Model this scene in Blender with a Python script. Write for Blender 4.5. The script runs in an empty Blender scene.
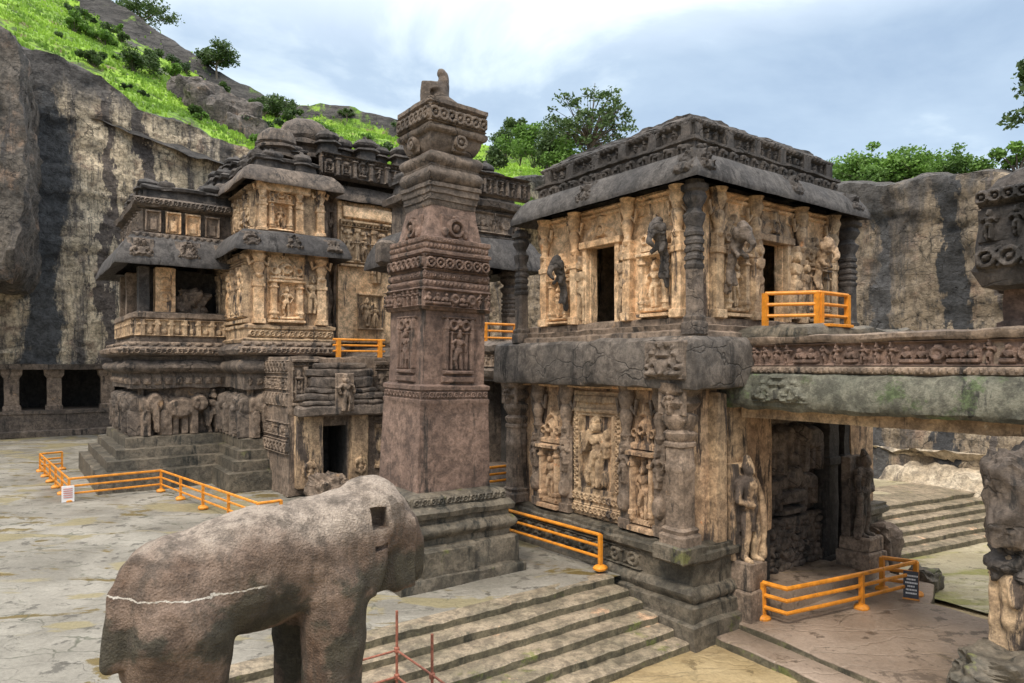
import bpy, bmesh, math, random
import numpy as np
from mathutils import Vector, Matrix, Euler
random.seed(7)
RNG = np.random.default_rng(11)
C = bpy.context.scene.collection
scene = bpy.context.scene
R = math.radians

# ------------------------------------------------------------------ camera, sky, sun, exposure
H = 6.4
FOC = 682.667
cam_data = bpy.data.cameras.new('camera')
cam = bpy.data.objects.new('camera', cam_data); C.objects.link(cam)
cam.location = (0, 0, H); cam.rotation_euler = (R(90), 0, 0)
cam_data.sensor_width = 36; cam_data.lens = 24.0
cam_data.shift_y = 23.5 / 1024
cam_data.clip_start = 0.2; cam_data.clip_end = 4000
scene.camera = cam

SUN_EL, SUN_AZ = R(52), R(205)      # azimuth measured clockwise from +Y (towards the viewer's left and behind)
world = bpy.data.worlds.new('World'); scene.world = world; world.use_nodes = True
wt = world.node_tree; wt.nodes.clear()
def wn(t, **k):
    n = wt.nodes.new(t)
    for a, b in k.items(): setattr(n, a, b)
    return n
sky = wn('ShaderNodeTexSky', sky_type='NISHITA', sun_disc=False)
sky.sun_elevation = SUN_EL; sky.sun_rotation = SUN_AZ; sky.air_density = 1.2; sky.dust_density = 2.0
tc = wn('ShaderNodeTexCoord')
mp = wn('ShaderNodeMapping'); mp.inputs['Scale'].default_value = (1.0, 1.0, 2.3); mp.inputs['Location'].default_value = (0.35, 0.2, 0.15)
wt.links.new(tc.outputs['Generated'], mp.inputs['Vector'])
cn = wn('ShaderNodeTexNoise'); cn.inputs['Scale'].default_value = 2.1; cn.inputs['Detail'].default_value = 7; cn.inputs['Roughness'].default_value = 0.55; cn.inputs['Distortion'].default_value = 0.35
wt.links.new(mp.outputs[0], cn.inputs['Vector'])
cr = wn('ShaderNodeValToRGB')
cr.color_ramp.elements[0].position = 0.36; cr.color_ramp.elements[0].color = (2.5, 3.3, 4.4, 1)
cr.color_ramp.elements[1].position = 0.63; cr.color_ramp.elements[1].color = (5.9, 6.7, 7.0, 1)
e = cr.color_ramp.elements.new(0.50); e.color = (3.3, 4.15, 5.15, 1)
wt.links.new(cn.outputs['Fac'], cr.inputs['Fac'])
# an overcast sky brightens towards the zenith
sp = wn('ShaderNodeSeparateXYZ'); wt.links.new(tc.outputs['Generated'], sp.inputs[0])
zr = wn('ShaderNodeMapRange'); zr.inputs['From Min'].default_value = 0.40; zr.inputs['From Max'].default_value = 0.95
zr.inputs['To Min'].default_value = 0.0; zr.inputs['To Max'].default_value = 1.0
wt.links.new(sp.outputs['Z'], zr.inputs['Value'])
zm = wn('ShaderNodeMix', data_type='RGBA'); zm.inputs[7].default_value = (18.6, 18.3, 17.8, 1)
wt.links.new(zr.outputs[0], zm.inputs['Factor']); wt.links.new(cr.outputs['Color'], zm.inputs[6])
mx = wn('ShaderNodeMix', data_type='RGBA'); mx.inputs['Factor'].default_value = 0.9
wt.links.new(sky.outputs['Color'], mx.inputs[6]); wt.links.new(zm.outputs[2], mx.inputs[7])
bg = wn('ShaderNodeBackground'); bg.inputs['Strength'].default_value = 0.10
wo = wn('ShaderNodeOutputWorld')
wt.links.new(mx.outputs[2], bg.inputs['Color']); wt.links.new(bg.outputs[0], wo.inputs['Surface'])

sd = bpy.data.lights.new('sun', 'SUN'); sd.energy = 1.5; sd.angle = R(11); sd.color = (1.0, 0.88, 0.72)
so = bpy.data.objects.new('sun', sd); C.objects.link(so)
sun_dir = Vector((math.sin(SUN_AZ) * math.cos(SUN_EL), math.cos(SUN_AZ) * math.cos(SUN_EL), math.sin(SUN_EL)))
so.rotation_euler = sun_dir.to_track_quat('Z', 'Y').to_euler()
so.location = (0, 0, 60)
vs = scene.view_settings
vs.view_transform = 'Standard'; vs.look = 'None'; vs.gamma = 1; vs.use_curve_mapping = False
vs.exposure = 0.88
scene.cycles.max_bounces = 5; scene.cycles.diffuse_bounces = 3

# ------------------------------------------------------------------ temple frame: u runs back along the axis, v to the right
TH = R(36.4)
OX, OY = 5.07, 19.26
AV = np.array([-math.sin(TH), math.cos(TH), 0.0])
BV = np.array([math.cos(TH), math.sin(TH), 0.0])
ZV = np.array([0, 0, 1.0])
def P(u, v, z=0.0):
    return np.array([OX, OY, 0.0]) + u * AV + v * BV + np.array([0, 0, z])
def rect(u0, u1, v0, v1):
    return [tuple(P(u, v)[:2]) for u, v in ((u0, v0), (u0, v1), (u1, v1), (u1, v0))]
def at(px, Y, py=None, z=None):
    """world point seen at column px at depth Y (height from row py or given)"""
    return np.array([(px - 512) / FOC * Y, Y, z if z is not None else H - (py - 365) * Y / FOC])
def ground(px, py, z=0.0):
    Y = FOC * (H - z) / (py - 365); return np.array([(px - 512) / FOC * Y, Y, z])

# ------------------------------------------------------------------ noise
def _hash(ix, iy, iz):
    n = (ix * 374761393 + iy * 668265263 + iz * 2147483647 + 1013904223) & 0xFFFFFFFF
    n = ((n ^ (n >> 13)) * 1274126177) & 0xFFFFFFFF
    n = ((n ^ (n >> 16)) * 2246822519) & 0xFFFFFFFF
    return ((n ^ (n >> 15)) & 0xFFFFFF) / float(0xFFFFFF)
def vnoise(p):
    p = np.asarray(p, float); i = np.floor(p).astype(np.int64); f = p - i; f = f * f * (3 - 2 * f)
    x, y, z = i[:, 0], i[:, 1], i[:, 2]; fx, fy, fz = f[:, 0], f[:, 1], f[:, 2]
    r = 0
    for dx in (0, 1):
        for dy in (0, 1):
            for dz in (0, 1):
                w = (fx if dx else 1 - fx) * (fy if dy else 1 - fy) * (fz if dz else 1 - fz)
                r = r + w * _hash(x + dx, y + dy, z + dz)
    return r * 2 - 1
def fbm(p, sc=1.0, oc=4, gain=0.5):
    p = np.asarray(p, float) * sc; r = 0; a = 1.0
    for k in range(oc):
        r = r + a * vnoise(p + 17.3 * k); p = p * 2.03; a *= gain
    return r

# ------------------------------------------------------------------ materials
def ntree(name):
    m = bpy.data.materials.new(name); m.use_nodes = True
    t = m.node_tree; t.nodes.clear()
    o = t.nodes.new('ShaderNodeOutputMaterial'); b = t.nodes.new('ShaderNodeBsdfPrincipled')
    t.links.new(b.outputs[0], o.inputs[0])
    return m, t, b
def n_noise(t, vec, sc, det=5, rough=0.6, dist=0.0):
    n = t.nodes.new('ShaderNodeTexNoise'); n.inputs['Scale'].default_value = sc; n.inputs['Detail'].default_value = det
    n.inputs['Roughness'].default_value = rough; n.inputs['Distortion'].default_value = dist
    t.links.new(vec, n.inputs['Vector']); return n.outputs['Fac']
def n_map(t, vec, scale, loc=(0, 0, 0), rot=(0, 0, 0)):
    n = t.nodes.new('ShaderNodeMapping'); n.inputs['Scale'].default_value = scale; n.inputs['Location'].default_value = loc; n.inputs['Rotation'].default_value = rot
    t.links.new(vec, n.inputs['Vector']); return n.outputs[0]
def n_rng(t, val, lo, hi, a=0.0, b=1.0):
    n = t.nodes.new('ShaderNodeMapRange'); n.interpolation_type = 'SMOOTHSTEP'
    n.inputs['From Min'].default_value = lo; n.inputs['From Max'].default_value = hi
    n.inputs['To Min'].default_value = a; n.inputs['To Max'].default_value = b
    t.links.new(val, n.inputs['Value']); return n.outputs[0]
def n_mix(t, fac, a, b, mode='MIX'):
    n = t.nodes.new('ShaderNodeMix'); n.data_type = 'RGBA'; n.blend_type = mode
    for s, x in ((0, fac), (6, a), (7, b)):
        if isinstance(x, (int, float)): n.inputs[s].default_value = x
        elif isinstance(x, tuple): n.inputs[s].default_value = (*x, 1)
        else: t.links.new(x, n.inputs[s])
    return n.outputs[2]
def n_math(t, op, a, b=None):
    n = t.nodes.new('ShaderNodeMath'); n.operation = op
    for s, x in ((0, a), (1, b)):
        if x is None: continue
        if isinstance(x, (int, float)): n.inputs[s].default_value = x
        else: t.links.new(x, n.inputs[s])
    return n.outputs[0]
def n_bump(t, b, h, strength, dist=0.05):
    n = t.nodes.new('ShaderNodeBump'); n.inputs['Strength'].default_value = strength; n.inputs['Distance'].default_value = dist
    t.links.new(h, n.inputs['Height']); t.links.new(n.outputs[0], b.inputs['Normal'])
def n_pos(t):
    return t.nodes.new('ShaderNodeNewGeometry').outputs['Position']

def n_cracks(t, p, sc, stretch=(1, 1, 1.6), width=0.03, seed=0.0):
    """thin wandering joints and cracks, 1 in the crack"""
    nz = t.nodes.new('ShaderNodeTexNoise'); nz.inputs['Scale'].default_value = sc * 1.6; nz.inputs['Detail'].default_value = 5
    t.links.new(p, nz.inputs['Vector'])
    ad = t.nodes.new('ShaderNodeVectorMath'); ad.operation = 'MULTIPLY_ADD'; t.links.new(nz.outputs['Color'], ad.inputs[0]); ad.inputs[1].default_value = (0.9 / sc,) * 3
    t.links.new(n_map(t, p, stretch, (seed, seed * 2, seed * 3)), ad.inputs[2])
    v = t.nodes.new('ShaderNodeTexVoronoi'); v.feature = 'DISTANCE_TO_EDGE'; v.inputs['Scale'].default_value = sc; t.links.new(ad.outputs[0], v.inputs['Vector'])
    c = n_rng(t, v.outputs['Distance'], 0.0, width, 1.0, 0.0)
    return n_math(t, 'MULTIPLY', c, n_rng(t, n_noise(t, n_map(t, p, (1, 1, 1), (9, 4, seed)), sc * 0.7, 4, 0.6), 0.46, 0.58))
def stone(name, c1, c2, dark, sc=1.0, streak=(0.52, 0.66), patch=None, patch_rng=(0.58, 0.7), moss=None, moss_rng=(0.6, 0.72), rough=0.88, bump=0.8, dist=0.06, pits=True, pale=None, pale_rng=(0.66, 0.74)):
    m, t, b = ntree(name); p = n_pos(t)
    big = n_noise(t, p, 0.55 * sc, 8, 0.68, 0.3)
    col = n_mix(t, n_rng(t, big, 0.40, 0.60), c1, c2)
    def nar(r): return (r[0] + (r[1] - r[0]) * .2, r[0] + (r[1] - r[0]) * .75)
    if patch: col = n_mix(t, n_rng(t, n_noise(t, n_map(t, p, (1, 1, 1), (31, 7, 3)), 0.9 * sc, 8, 0.7), *nar(patch_rng)), col, patch)
    st = n_noise(t, n_map(t, p, (1.6 * sc, 1.6 * sc, 0.24 * sc), (5, 9, 2)), 1.0, 8, 0.72, 0.15)
    col = n_mix(t, n_rng(t, st, *nar(streak)), col, dark)
    if moss: col = n_mix(t, n_rng(t, n_noise(t, n_map(t, p, (1, 1, 1), (3, 21, 13)), 0.8 * sc, 8, 0.75), *nar(moss_rng)), col, moss)
    if pale: col = n_mix(t, n_math(t, 'MULTIPLY', n_rng(t, n_noise(t, n_map(t, p, (1, 1, 0.5), (13, 2, 8)), 2.2 * sc, 8, 0.75), *nar(pale_rng)), .8), col, pale)
    chip = n_noise(t, p, 3.4 * sc, 8, 0.75)
    fine = n_noise(t, p, 13 * sc, 5, 0.7)
    col = n_mix(t, 0.8, col, n_mix(t, n_rng(t, chip, 0.39, 0.60), (0.50, 0.49, 0.48), (1.30, 1.28, 1.25)), 'MULTIPLY')
    col = n_mix(t, 0.6, col, n_mix(t, n_rng(t, fine, 0.3, 0.7), (0.62, 0.62, 0.62), (1.3, 1.3, 1.3)), 'MULTIPLY')
    h = n_math(t, 'ADD', n_math(t, 'MULTIPLY', chip, 1.3), n_math(t, 'MULTIPLY', fine, 0.3))
    if pits:
        cr_ = n_cracks(t, p, 0.75 * sc, (1, 1, 1.9), 0.028)
        col = n_mix(t, n_math(t, 'MULTIPLY', cr_, .8), col, tuple(x * .4 for x in dark))
        h = n_math(t, 'SUBTRACT', h, n_math(t, 'MULTIPLY', cr_, 0.5))
    t.links.new(col, b.inputs['Base Color'])
    t.links.new(n_rng(t, big, 0.3, 0.7, rough - 0.12, min(1, rough + 0.08)), b.inputs['Roughness'])
    n_bump(t, b, h, bump, dist)
    return m

M = {}
M['dark'] = stone('dark_basalt', (0.088, 0.072, 0.062), (0.165, 0.132, 0.108), (0.034, 0.030, 0.028), patch=(0.33, 0.21, 0.125), patch_rng=(0.62, 0.74), pale=(0.36, 0.32, 0.28), pale_rng=(0.68, 0.78))
M['black'] = stone('weathered_black_basalt', (0.040, 0.036, 0.035), (0.088, 0.077, 0.071), (0.02, 0.019, 0.019), pale=(0.22, 0.205, 0.195), pale_rng=(0.68, 0.78))
M['warm'] = stone('ochre_sandy_stone', (0.57, 0.365, 0.205), (0.76, 0.55, 0.355), (0.125, 0.095, 0.078), patch=(0.60, 0.27, 0.105), patch_rng=(0.60, 0.72), streak=(0.54, 0.66), pale=(0.74, 0.66, 0.54), pale_rng=(0.62, 0.74), pits=False)
M['clay'] = stone('orange_brown_stone', (0.36, 0.235, 0.145), (0.55, 0.39, 0.255), (0.085, 0.062, 0.050), patch=(0.56, 0.27, 0.13), patch_rng=(0.60, 0.72), streak=(0.50, 0.62), pale=(0.60, 0.50, 0.40), pits=False)
M['tan'] = stone('weathered_tan_stone', (0.33, 0.232, 0.15), (0.50, 0.365, 0.235), (0.08, 0.062, 0.052), streak=(0.51, 0.64), patch=(0.54, 0.27, 0.125), patch_rng=(0.62, 0.74), pale=(0.60, 0.52, 0.42), pits=False)
M['mid'] = stone('grey_brown_stone', (0.15, 0.115, 0.09), (0.255, 0.195, 0.15), (0.055, 0.046, 0.040), patch=(0.42, 0.275, 0.165), patch_rng=(0.6, 0.72), pale=(0.45, 0.40, 0.34), pale_rng=(0.66, 0.76), pits=False)
M['brown'] = stone('reddish_brown_stone', (0.138, 0.092, 0.074), (0.215, 0.147, 0.118), (0.050, 0.040, 0.035), streak=(0.53, 0.68), patch=(0.35, 0.23, 0.17), patch_rng=(0.6, 0.75), pale=(0.44, 0.36, 0.31), pale_rng=(0.69, 0.78), pits=False)
M['slab'] = stone('dark_cracked_slab', (0.085, 0.075, 0.068), (0.15, 0.13, 0.115), (0.038, 0.034, 0.032), patch=(0.24, 0.19, 0.15), patch_rng=(0.6, 0.72), pale=(0.36, 0.34, 0.31), pale_rng=(0.66, 0.76), sc=.8)
M['greenish'] = stone('mossy_slab_stone', (0.095, 0.098, 0.078), (0.165, 0.163, 0.130), (0.045, 0.045, 0.040), moss=(0.10, 0.135, 0.065), moss_rng=(0.5, 0.66), pale=(0.30, 0.30, 0.27), pale_rng=(0.64, 0.74), pits=False)
M['eave'] = stone('smooth_eave_stone', (0.048, 0.045, 0.046), (0.088, 0.082, 0.080), (0.024, 0.022, 0.022), pale=(0.20, 0.195, 0.19), pale_rng=(0.66, 0.8), bump=0.7, pits=False)
M['base'] = stone('damp_base_stone', (0.075, 0.068, 0.054), (0.15, 0.128, 0.098), (0.030, 0.030, 0.025), moss=(0.125, 0.13, 0.05), moss_rng=(0.58, 0.7), rough=0.62, pale=(0.36, 0.33, 0.28), pale_rng=(0.68, 0.78), pits=False)
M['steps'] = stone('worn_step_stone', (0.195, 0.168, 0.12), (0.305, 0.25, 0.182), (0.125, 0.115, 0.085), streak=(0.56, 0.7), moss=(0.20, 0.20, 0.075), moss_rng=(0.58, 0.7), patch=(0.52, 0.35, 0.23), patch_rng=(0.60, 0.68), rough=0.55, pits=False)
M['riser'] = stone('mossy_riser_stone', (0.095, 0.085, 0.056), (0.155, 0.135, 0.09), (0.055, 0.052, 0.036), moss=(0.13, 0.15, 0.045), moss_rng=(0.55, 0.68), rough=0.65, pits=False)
M['interior'] = stone('inner_rock_painted_shade', (0.035, 0.032, 0.030), (0.06, 0.053, 0.049), (0.02, 0.02, 0.02), pits=False)  # near-black base colour paints in the shade of rooms, doorways and the passage

def mat_plain(name, col, rough=0.5, var=0.25, sc=6.0, bump=0.15, worn=None):
    m, t, b = ntree(name); p = n_pos(t)
    f = n_noise(t, p, sc, 6, 0.65)
    c = n_mix(t, n_rng(t, f, 0.3, 0.7), tuple(x * (1 - var) for x in col), tuple(min(1, x * (1 + var)) for x in col))
    if worn: c = n_mix(t, n_rng(t, n_noise(t, p, sc * 1.7, 8, 0.75), 0.57, 0.66), c, worn)
    t.links.new(c, b.inputs['Base Color']); b.inputs['Roughness'].default_value = rough
    n_bump(t, b, n_noise(t, p, sc * 4, 4, 0.6), bump, 0.01)
    return m
M['paint'] = mat_plain('orange_rail_paint', (0.66, 0.25, 0.022), 0.5, 0.22, 4, 0.25, (0.27, 0.12, 0.05))
M['rust'] = mat_plain('rusty_red_pipe', (0.27, 0.10, 0.065), 0.75, 0.35, 14)
M['board'] = mat_plain('black_sign_board', (0.03, 0.03, 0.04), 0.5, 0.2)
M['white'] = mat_plain('white_sign_paint', (0.75, 0.74, 0.74), 0.6, 0.06)
M['pink'] = mat_plain('faded_red_print', (0.55, 0.22, 0.2), 0.6, 0.1)
M['oldwood'] = mat_plain('brown_timber', (0.22, 0.10, 0.05), 0.65, 0.3)
M['bark'] = mat_plain('grey_bark', (0.12, 0.10, 0.08), 0.9, 0.3, 8, 0.5)

def mat_leaf(name, c1, c2, sc=1.2):
    m, t, b = ntree(name); p = n_pos(t)
    c = n_mix(t, n_rng(t, n_noise(t, p, sc, 4, 0.7), 0.35, 0.65), c1, c2)
    t.links.new(c, b.inputs['Base Color']); b.inputs['Roughness'].default_value = 0.65
    tr = t.nodes.new('ShaderNodeBsdfTranslucent'); t.links.new(c, tr.inputs['Color'])
    ms = t.nodes.new('ShaderNodeMixShader'); ms.inputs[0].default_value = 0.3
    o = [n for n in t.nodes if n.type == 'OUTPUT_MATERIAL'][0]
    t.links.new(b.outputs[0], ms.inputs[1]); t.links.new(tr.outputs[0], ms.inputs[2]); t.links.new(ms.outputs[0], o.inputs[0])
    return m
M['leaf'] = mat_leaf('tree_leaves', (0.045, 0.085, 0.028), (0.10, 0.165, 0.045))
M['leaf_bright'] = mat_leaf('fresh_shrub_leaves', (0.085, 0.17, 0.03), (0.16, 0.30, 0.05), 0.5)
M['leaf_dark'] = mat_leaf('dark_tree_leaves', (0.03, 0.06, 0.025), (0.065, 0.11, 0.04))
M['grass'] = mat_leaf('hill_grass_blades', (0.13, 0.26, 0.024), (0.32, 0.52, 0.05), 0.16)

# hillside ground: grass with bare dark rock
def mat_hill():
    m, t, b = ntree('grassy_hill_ground'); p = n_pos(t)
    g = n_mix(t, n_rng(t, n_noise(t, p, 0.10, 6, 0.65), 0.36, 0.64), (0.125, 0.245, 0.024), (0.30, 0.50, 0.048))
    g = n_mix(t, n_rng(t, n_noise(t, p, 0.6, 6, 0.7), 0.46, 0.62), g, (0.06, 0.10, 0.022))
    g = n_mix(t, n_rng(t, n_noise(t, n_map(t, p, (1, 1, 1), (5, 8, 2)), 0.35, 8, 0.75), 0.56, 0.62), g, (0.17, 0.14, 0.065))
    rk = n_mix(t, n_rng(t, n_noise(t, n_map(t, p, (0.5, 0.5, 2)), 0.9, 7, 0.7), 0.3, 0.7), (0.022, 0.021, 0.022), (0.10, 0.094, 0.09))
    rk = n_mix(t, n_math(t, 'MULTIPLY', n_cracks(t, p, 0.3, (1, 1, 2.0), 0.05), .9), rk, (0.012, 0.012, 0.012))
    at_ = t.nodes.new('ShaderNodeAttribute'); at_.attribute_name = 'rock'
    c = n_mix(t, n_rng(t, n_math(t, 'ADD', at_.outputs['Fac'], n_math(t, 'MULTIPLY', n_noise(t, p, 0.35, 7, 0.7), 0.9)), 0.85, 1.0), g, rk)
    t.links.new(c, b.inputs['Base Color']); b.inputs['Roughness'].default_value = 0.9
    n_bump(t, b, n_noise(t, p, 1.6, 8, 0.7), 0.9, 0.6)
    return m
M['hill'] = mat_hill()

# quarried cliff: cream rock under dark water stains that run down it (axis: direction along the cliff)
def mat_cliff(name, axis, stripes, cream=(0.40, 0.345, 0.265), cream2=(0.52, 0.455, 0.35), top=None):
    m, t, b = ntree(name); p = n_pos(t)
    d = t.nodes.new('ShaderNodeVectorMath'); d.operation = 'DOT_PRODUCT'; t.links.new(p, d.inputs[0]); d.inputs[1].default_value = tuple(axis)
    s = d.outputs['Value']
    col = n_mix(t, n_rng(t, n_noise(t, p, 0.22, 6, 0.65), 0.36, 0.64), cream, cream2)
    col = n_mix(t, n_rng(t, n_noise(t, n_map(t, p, (1, 1, 1), (4, 5, 6)), 0.5, 6, 0.65), 0.52, 0.7), col, (0.30, 0.215, 0.16))
    st = n_noise(t, n_map(t, p, (0.42, 0.42, 0.045)), 1.0, 7, 0.68, 0.4)
    col = n_mix(t, n_rng(t, st, 0.50, 0.63), col, (0.125, 0.112, 0.105))
    st2 = n_noise(t, n_map(t, p, (1.3, 1.3, 0.10), (9, 1, 1)), 1.0, 6, 0.7, 0.2)
    col = n_mix(t, n_rng(t, st2, 0.55, 0.68), col, (0.07, 0.068, 0.07))
    st3 = n_noise(t, n_map(t, p, (3.4, 3.4, 0.12), (2, 6, 1)), 1.0, 6, 0.72, 0.15)
    col = n_mix(t, n_math(t, 'MULTIPLY', n_rng(t, st3, 0.53, 0.60), .7), col, (0.11, 0.10, 0.092))
    wob = n_math(t, 'MULTIPLY', n_math(t, 'SUBTRACT', n_noise(t, n_map(t, p, (0.25, 0.25, 0.09)), 1.0, 6, 0.7), 0.5), 7.0)
    sw = n_math(t, 'ADD', s, wob)
    for (c0, hw, colr) in stripes:
        dd = n_math(t, 'ABSOLUTE', n_math(t, 'SUBTRACT', sw, c0))
        col = n_mix(t, n_rng(t, dd, hw * 0.8, hw * 1.15, 1.0, 0.0), col, colr)
    if top:
        sz = t.nodes.new('ShaderNodeSeparateXYZ'); t.links.new(p, sz.inputs[0])
        zz = n_math(t, 'ADD', sz.outputs['Z'], n_math(t, 'MULTIPLY', n_noise(t, n_map(t, p, (0.5, 0.5, 0.12)), 1.0, 7, 0.7), top[2]))
        col = n_mix(t, n_rng(t, zz, top[0], top[1]), col, (0.095, 0.09, 0.088))
    ck = n_cracks(t, p, 0.28, (1, 1, 2.2), 0.022, 3.0); ck2 = n_cracks(t, p, 0.9, (1, 1, 1.7), 0.03, 7.0)
    col = n_mix(t, n_math(t, 'MULTIPLY', n_math(t, 'MAXIMUM', ck, ck2), .75), col, (0.035, 0.033, 0.032))
    fine = n_noise(t, p, 2.2, 9, 0.76)
    col = n_mix(t, 0.9, col, n_mix(t, n_rng(t, fine, 0.36, 0.62), (0.42, 0.41, 0.4), (1.3, 1.28, 1.25)), 'MULTIPLY')
    t.links.new(col, b.inputs['Base Color']); b.inputs['Roughness'].default_value = 0.9
    n_bump(t, b, n_math(t, 'SUBTRACT', n_math(t, 'ADD', n_noise(t, n_map(t, p, (1, 1, 1.6)), 0.8, 9, 0.7), n_math(t, 'MULTIPLY', fine, 0.6)), n_math(t, 'MULTIPLY', ck2, .4)), 1.0, 0.4)
    return m

def mat_floor(name, c1, c2, moss, crack_sc, moss_rng, wet=0.35, crack=0.5, pool=None):
    m, t, b = ntree(name); p = n_pos(t)
    big = n_noise(t, p, 0.25, 6, 0.6, 0.4)
    col = n_mix(t, n_rng(t, big, 0.35, 0.65), c1, c2)
    col = n_mix(t, n_rng(t, n_noise(t, n_map(t, p, (1, 1, 1), (8, 3, 0)), 1.4, 7, 0.7), 0.565, 0.61), col, tuple(x * 0.6 for x in c1))
    ms = n_noise(t, n_map(t, p, (0.55, 1.3, 1), (2, 7, 0), (0, 0, R(12))), 0.55, 7, 0.68, 0.5)
    col = n_mix(t, n_rng(t, ms, *moss_rng), col, moss)
    if pool: col = n_mix(t, n_rng(t, n_noise(t, n_map(t, p, (0.6, 1.2, 1), (22, 5, 0)), 0.35, 5, 0.55, 0.8), *pool[1]), col, pool[0])
    v = t.nodes.new('ShaderNodeTexVoronoi'); v.feature = 'DISTANCE_TO_EDGE'; v.inputs['Scale'].default_value = crack_sc
    nz = t.nodes.new('ShaderNodeTexNoise'); nz.inputs['Scale'].default_value = 1.1; nz.inputs['Detail'].default_value = 5
    t.links.new(p, nz.inputs['Vector'])
    ad = t.nodes.new('ShaderNodeVectorMath'); ad.operation = 'MULTIPLY_ADD'; t.links.new(nz.outputs['Color'], ad.inputs[0]); ad.inputs[1].default_value = (1.3, 1.3, 0); t.links.new(n_map(t, p, (0.55, 1.7, 1), (0, 0, 0), (0, 0, R(-12))), ad.inputs[2])
    t.links.new(ad.outputs[0], v.inputs['Vector'])
    cf = n_rng(t, v.outputs['Distance'], 0.0, 0.035, 1.0, 0.0)
    cm = n_math(t, 'MULTIPLY', cf, n_rng(t, n_noise(t, p, 0.6, 4, 0.6), 0.47, 0.58))
    col = n_mix(t, n_math(t, 'MULTIPLY', cm, crack), col, (0.07, 0.075, 0.05))
    fine = n_noise(t, p, 11, 6, 0.7)
    col = n_mix(t, 0.6, col, n_mix(t, n_rng(t, fine, 0.25, 0.75), (0.7, 0.7, 0.7), (1.25, 1.25, 1.25)), 'MULTIPLY')
    t.links.new(col, b.inputs['Base Color'])
    t.links.new(n_rng(t, n_noise(t, p, 0.5, 6, 0.65), 0.38, 0.62, wet, wet + 0.35), b.inputs['Roughness'])
    h = n_math(t, 'SUBTRACT', n_noise(t, p, 2.2, 8, 0.66), n_math(t, 'MULTIPLY', cf, 0.25))
    n_bump(t, b, h, 0.8, 0.08)
    return m
M['court'] = mat_floor('grey_rock_courtyard', (0.172, 0.160, 0.135), (0.285, 0.268, 0.232), (0.125, 0.092, 0.03), 0.85, (0.578, 0.60), 0.45, 0.75, ((0.225, 0.195, 0.115), (0.545, 0.585)))
M['low'] = mat_floor('muddy_lower_rock', (0.29, 0.215, 0.11), (0.40, 0.31, 0.175), (0.24, 0.175, 0.09), 0.9, (0.54, 0.66), 0.45, 0.25)
M['pinkfloor'] = mat_floor('worn_pinkish_floor', (0.21, 0.16, 0.122), (0.31, 0.24, 0.188), (0.29, 0.22, 0.12), 0.45, (0.58, 0.68), 0.30, 0.15)
M['green_court'] = mat_floor('mossy_side_court', (0.31, 0.27, 0.175), (0.43, 0.38, 0.27), (0.235, 0.225, 0.075), 1.0, (0.5, 0.64), 0.45, 0.5)

# ------------------------------------------------------------------ mesh building
class MB:
    def __init__(s): s.v = []; s.f = []
    def add(s, vs, fs):
        o = len(s.v); s.v.extend([tuple(map(float, x)) for x in vs]); s.f.extend([tuple(i + o for i in f) for f in fs]); return s
ORG = {}
def obj(name, mb, mat, parent=None, smooth=True, angle=38):
    if isinstance(mb, MB):
        v, f = mb.v, mb.f
    else: v, f = mb
    org = ORG[parent.name] if parent else None
    if org is None:
        arr = np.array(v); org = np.array([arr[:, 0].mean(), arr[:, 1].mean(), arr[:, 2].min()])
        loc = org
    else: loc = np.zeros(3)
    me = bpy.data.meshes.new(name)
    me.from_pydata([tuple(np.array(x) - org) for x in v], [], f); me.update()
    me.materials.append(mat)
    o = bpy.data.objects.new(name, me); C.objects.link(o)
    o.location = tuple(loc)
    if smooth:
        me.polygons.foreach_set('use_smooth', [True] * len(me.polygons)); me.set_sharp_from_angle(angle=R(angle))
    if parent: o.parent = parent
    ORG[o.name] = org
    return o
def tag(o, label=None, cat=None, group=None, kind=None):
    if label: o['label'] = label
    if cat: o['category'] = cat
    if group: o['group'] = group
    if kind: o['kind'] = kind
    return o
def thing(name, loc, label, cat, group=None):
    o = bpy.data.objects.new(name, None); C.objects.link(o); o.location = tuple(map(float, loc)); o.empty_display_size = 0.5
    ORG[o.name] = np.array(loc, float)
    return tag(o, label, cat, group)

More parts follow.
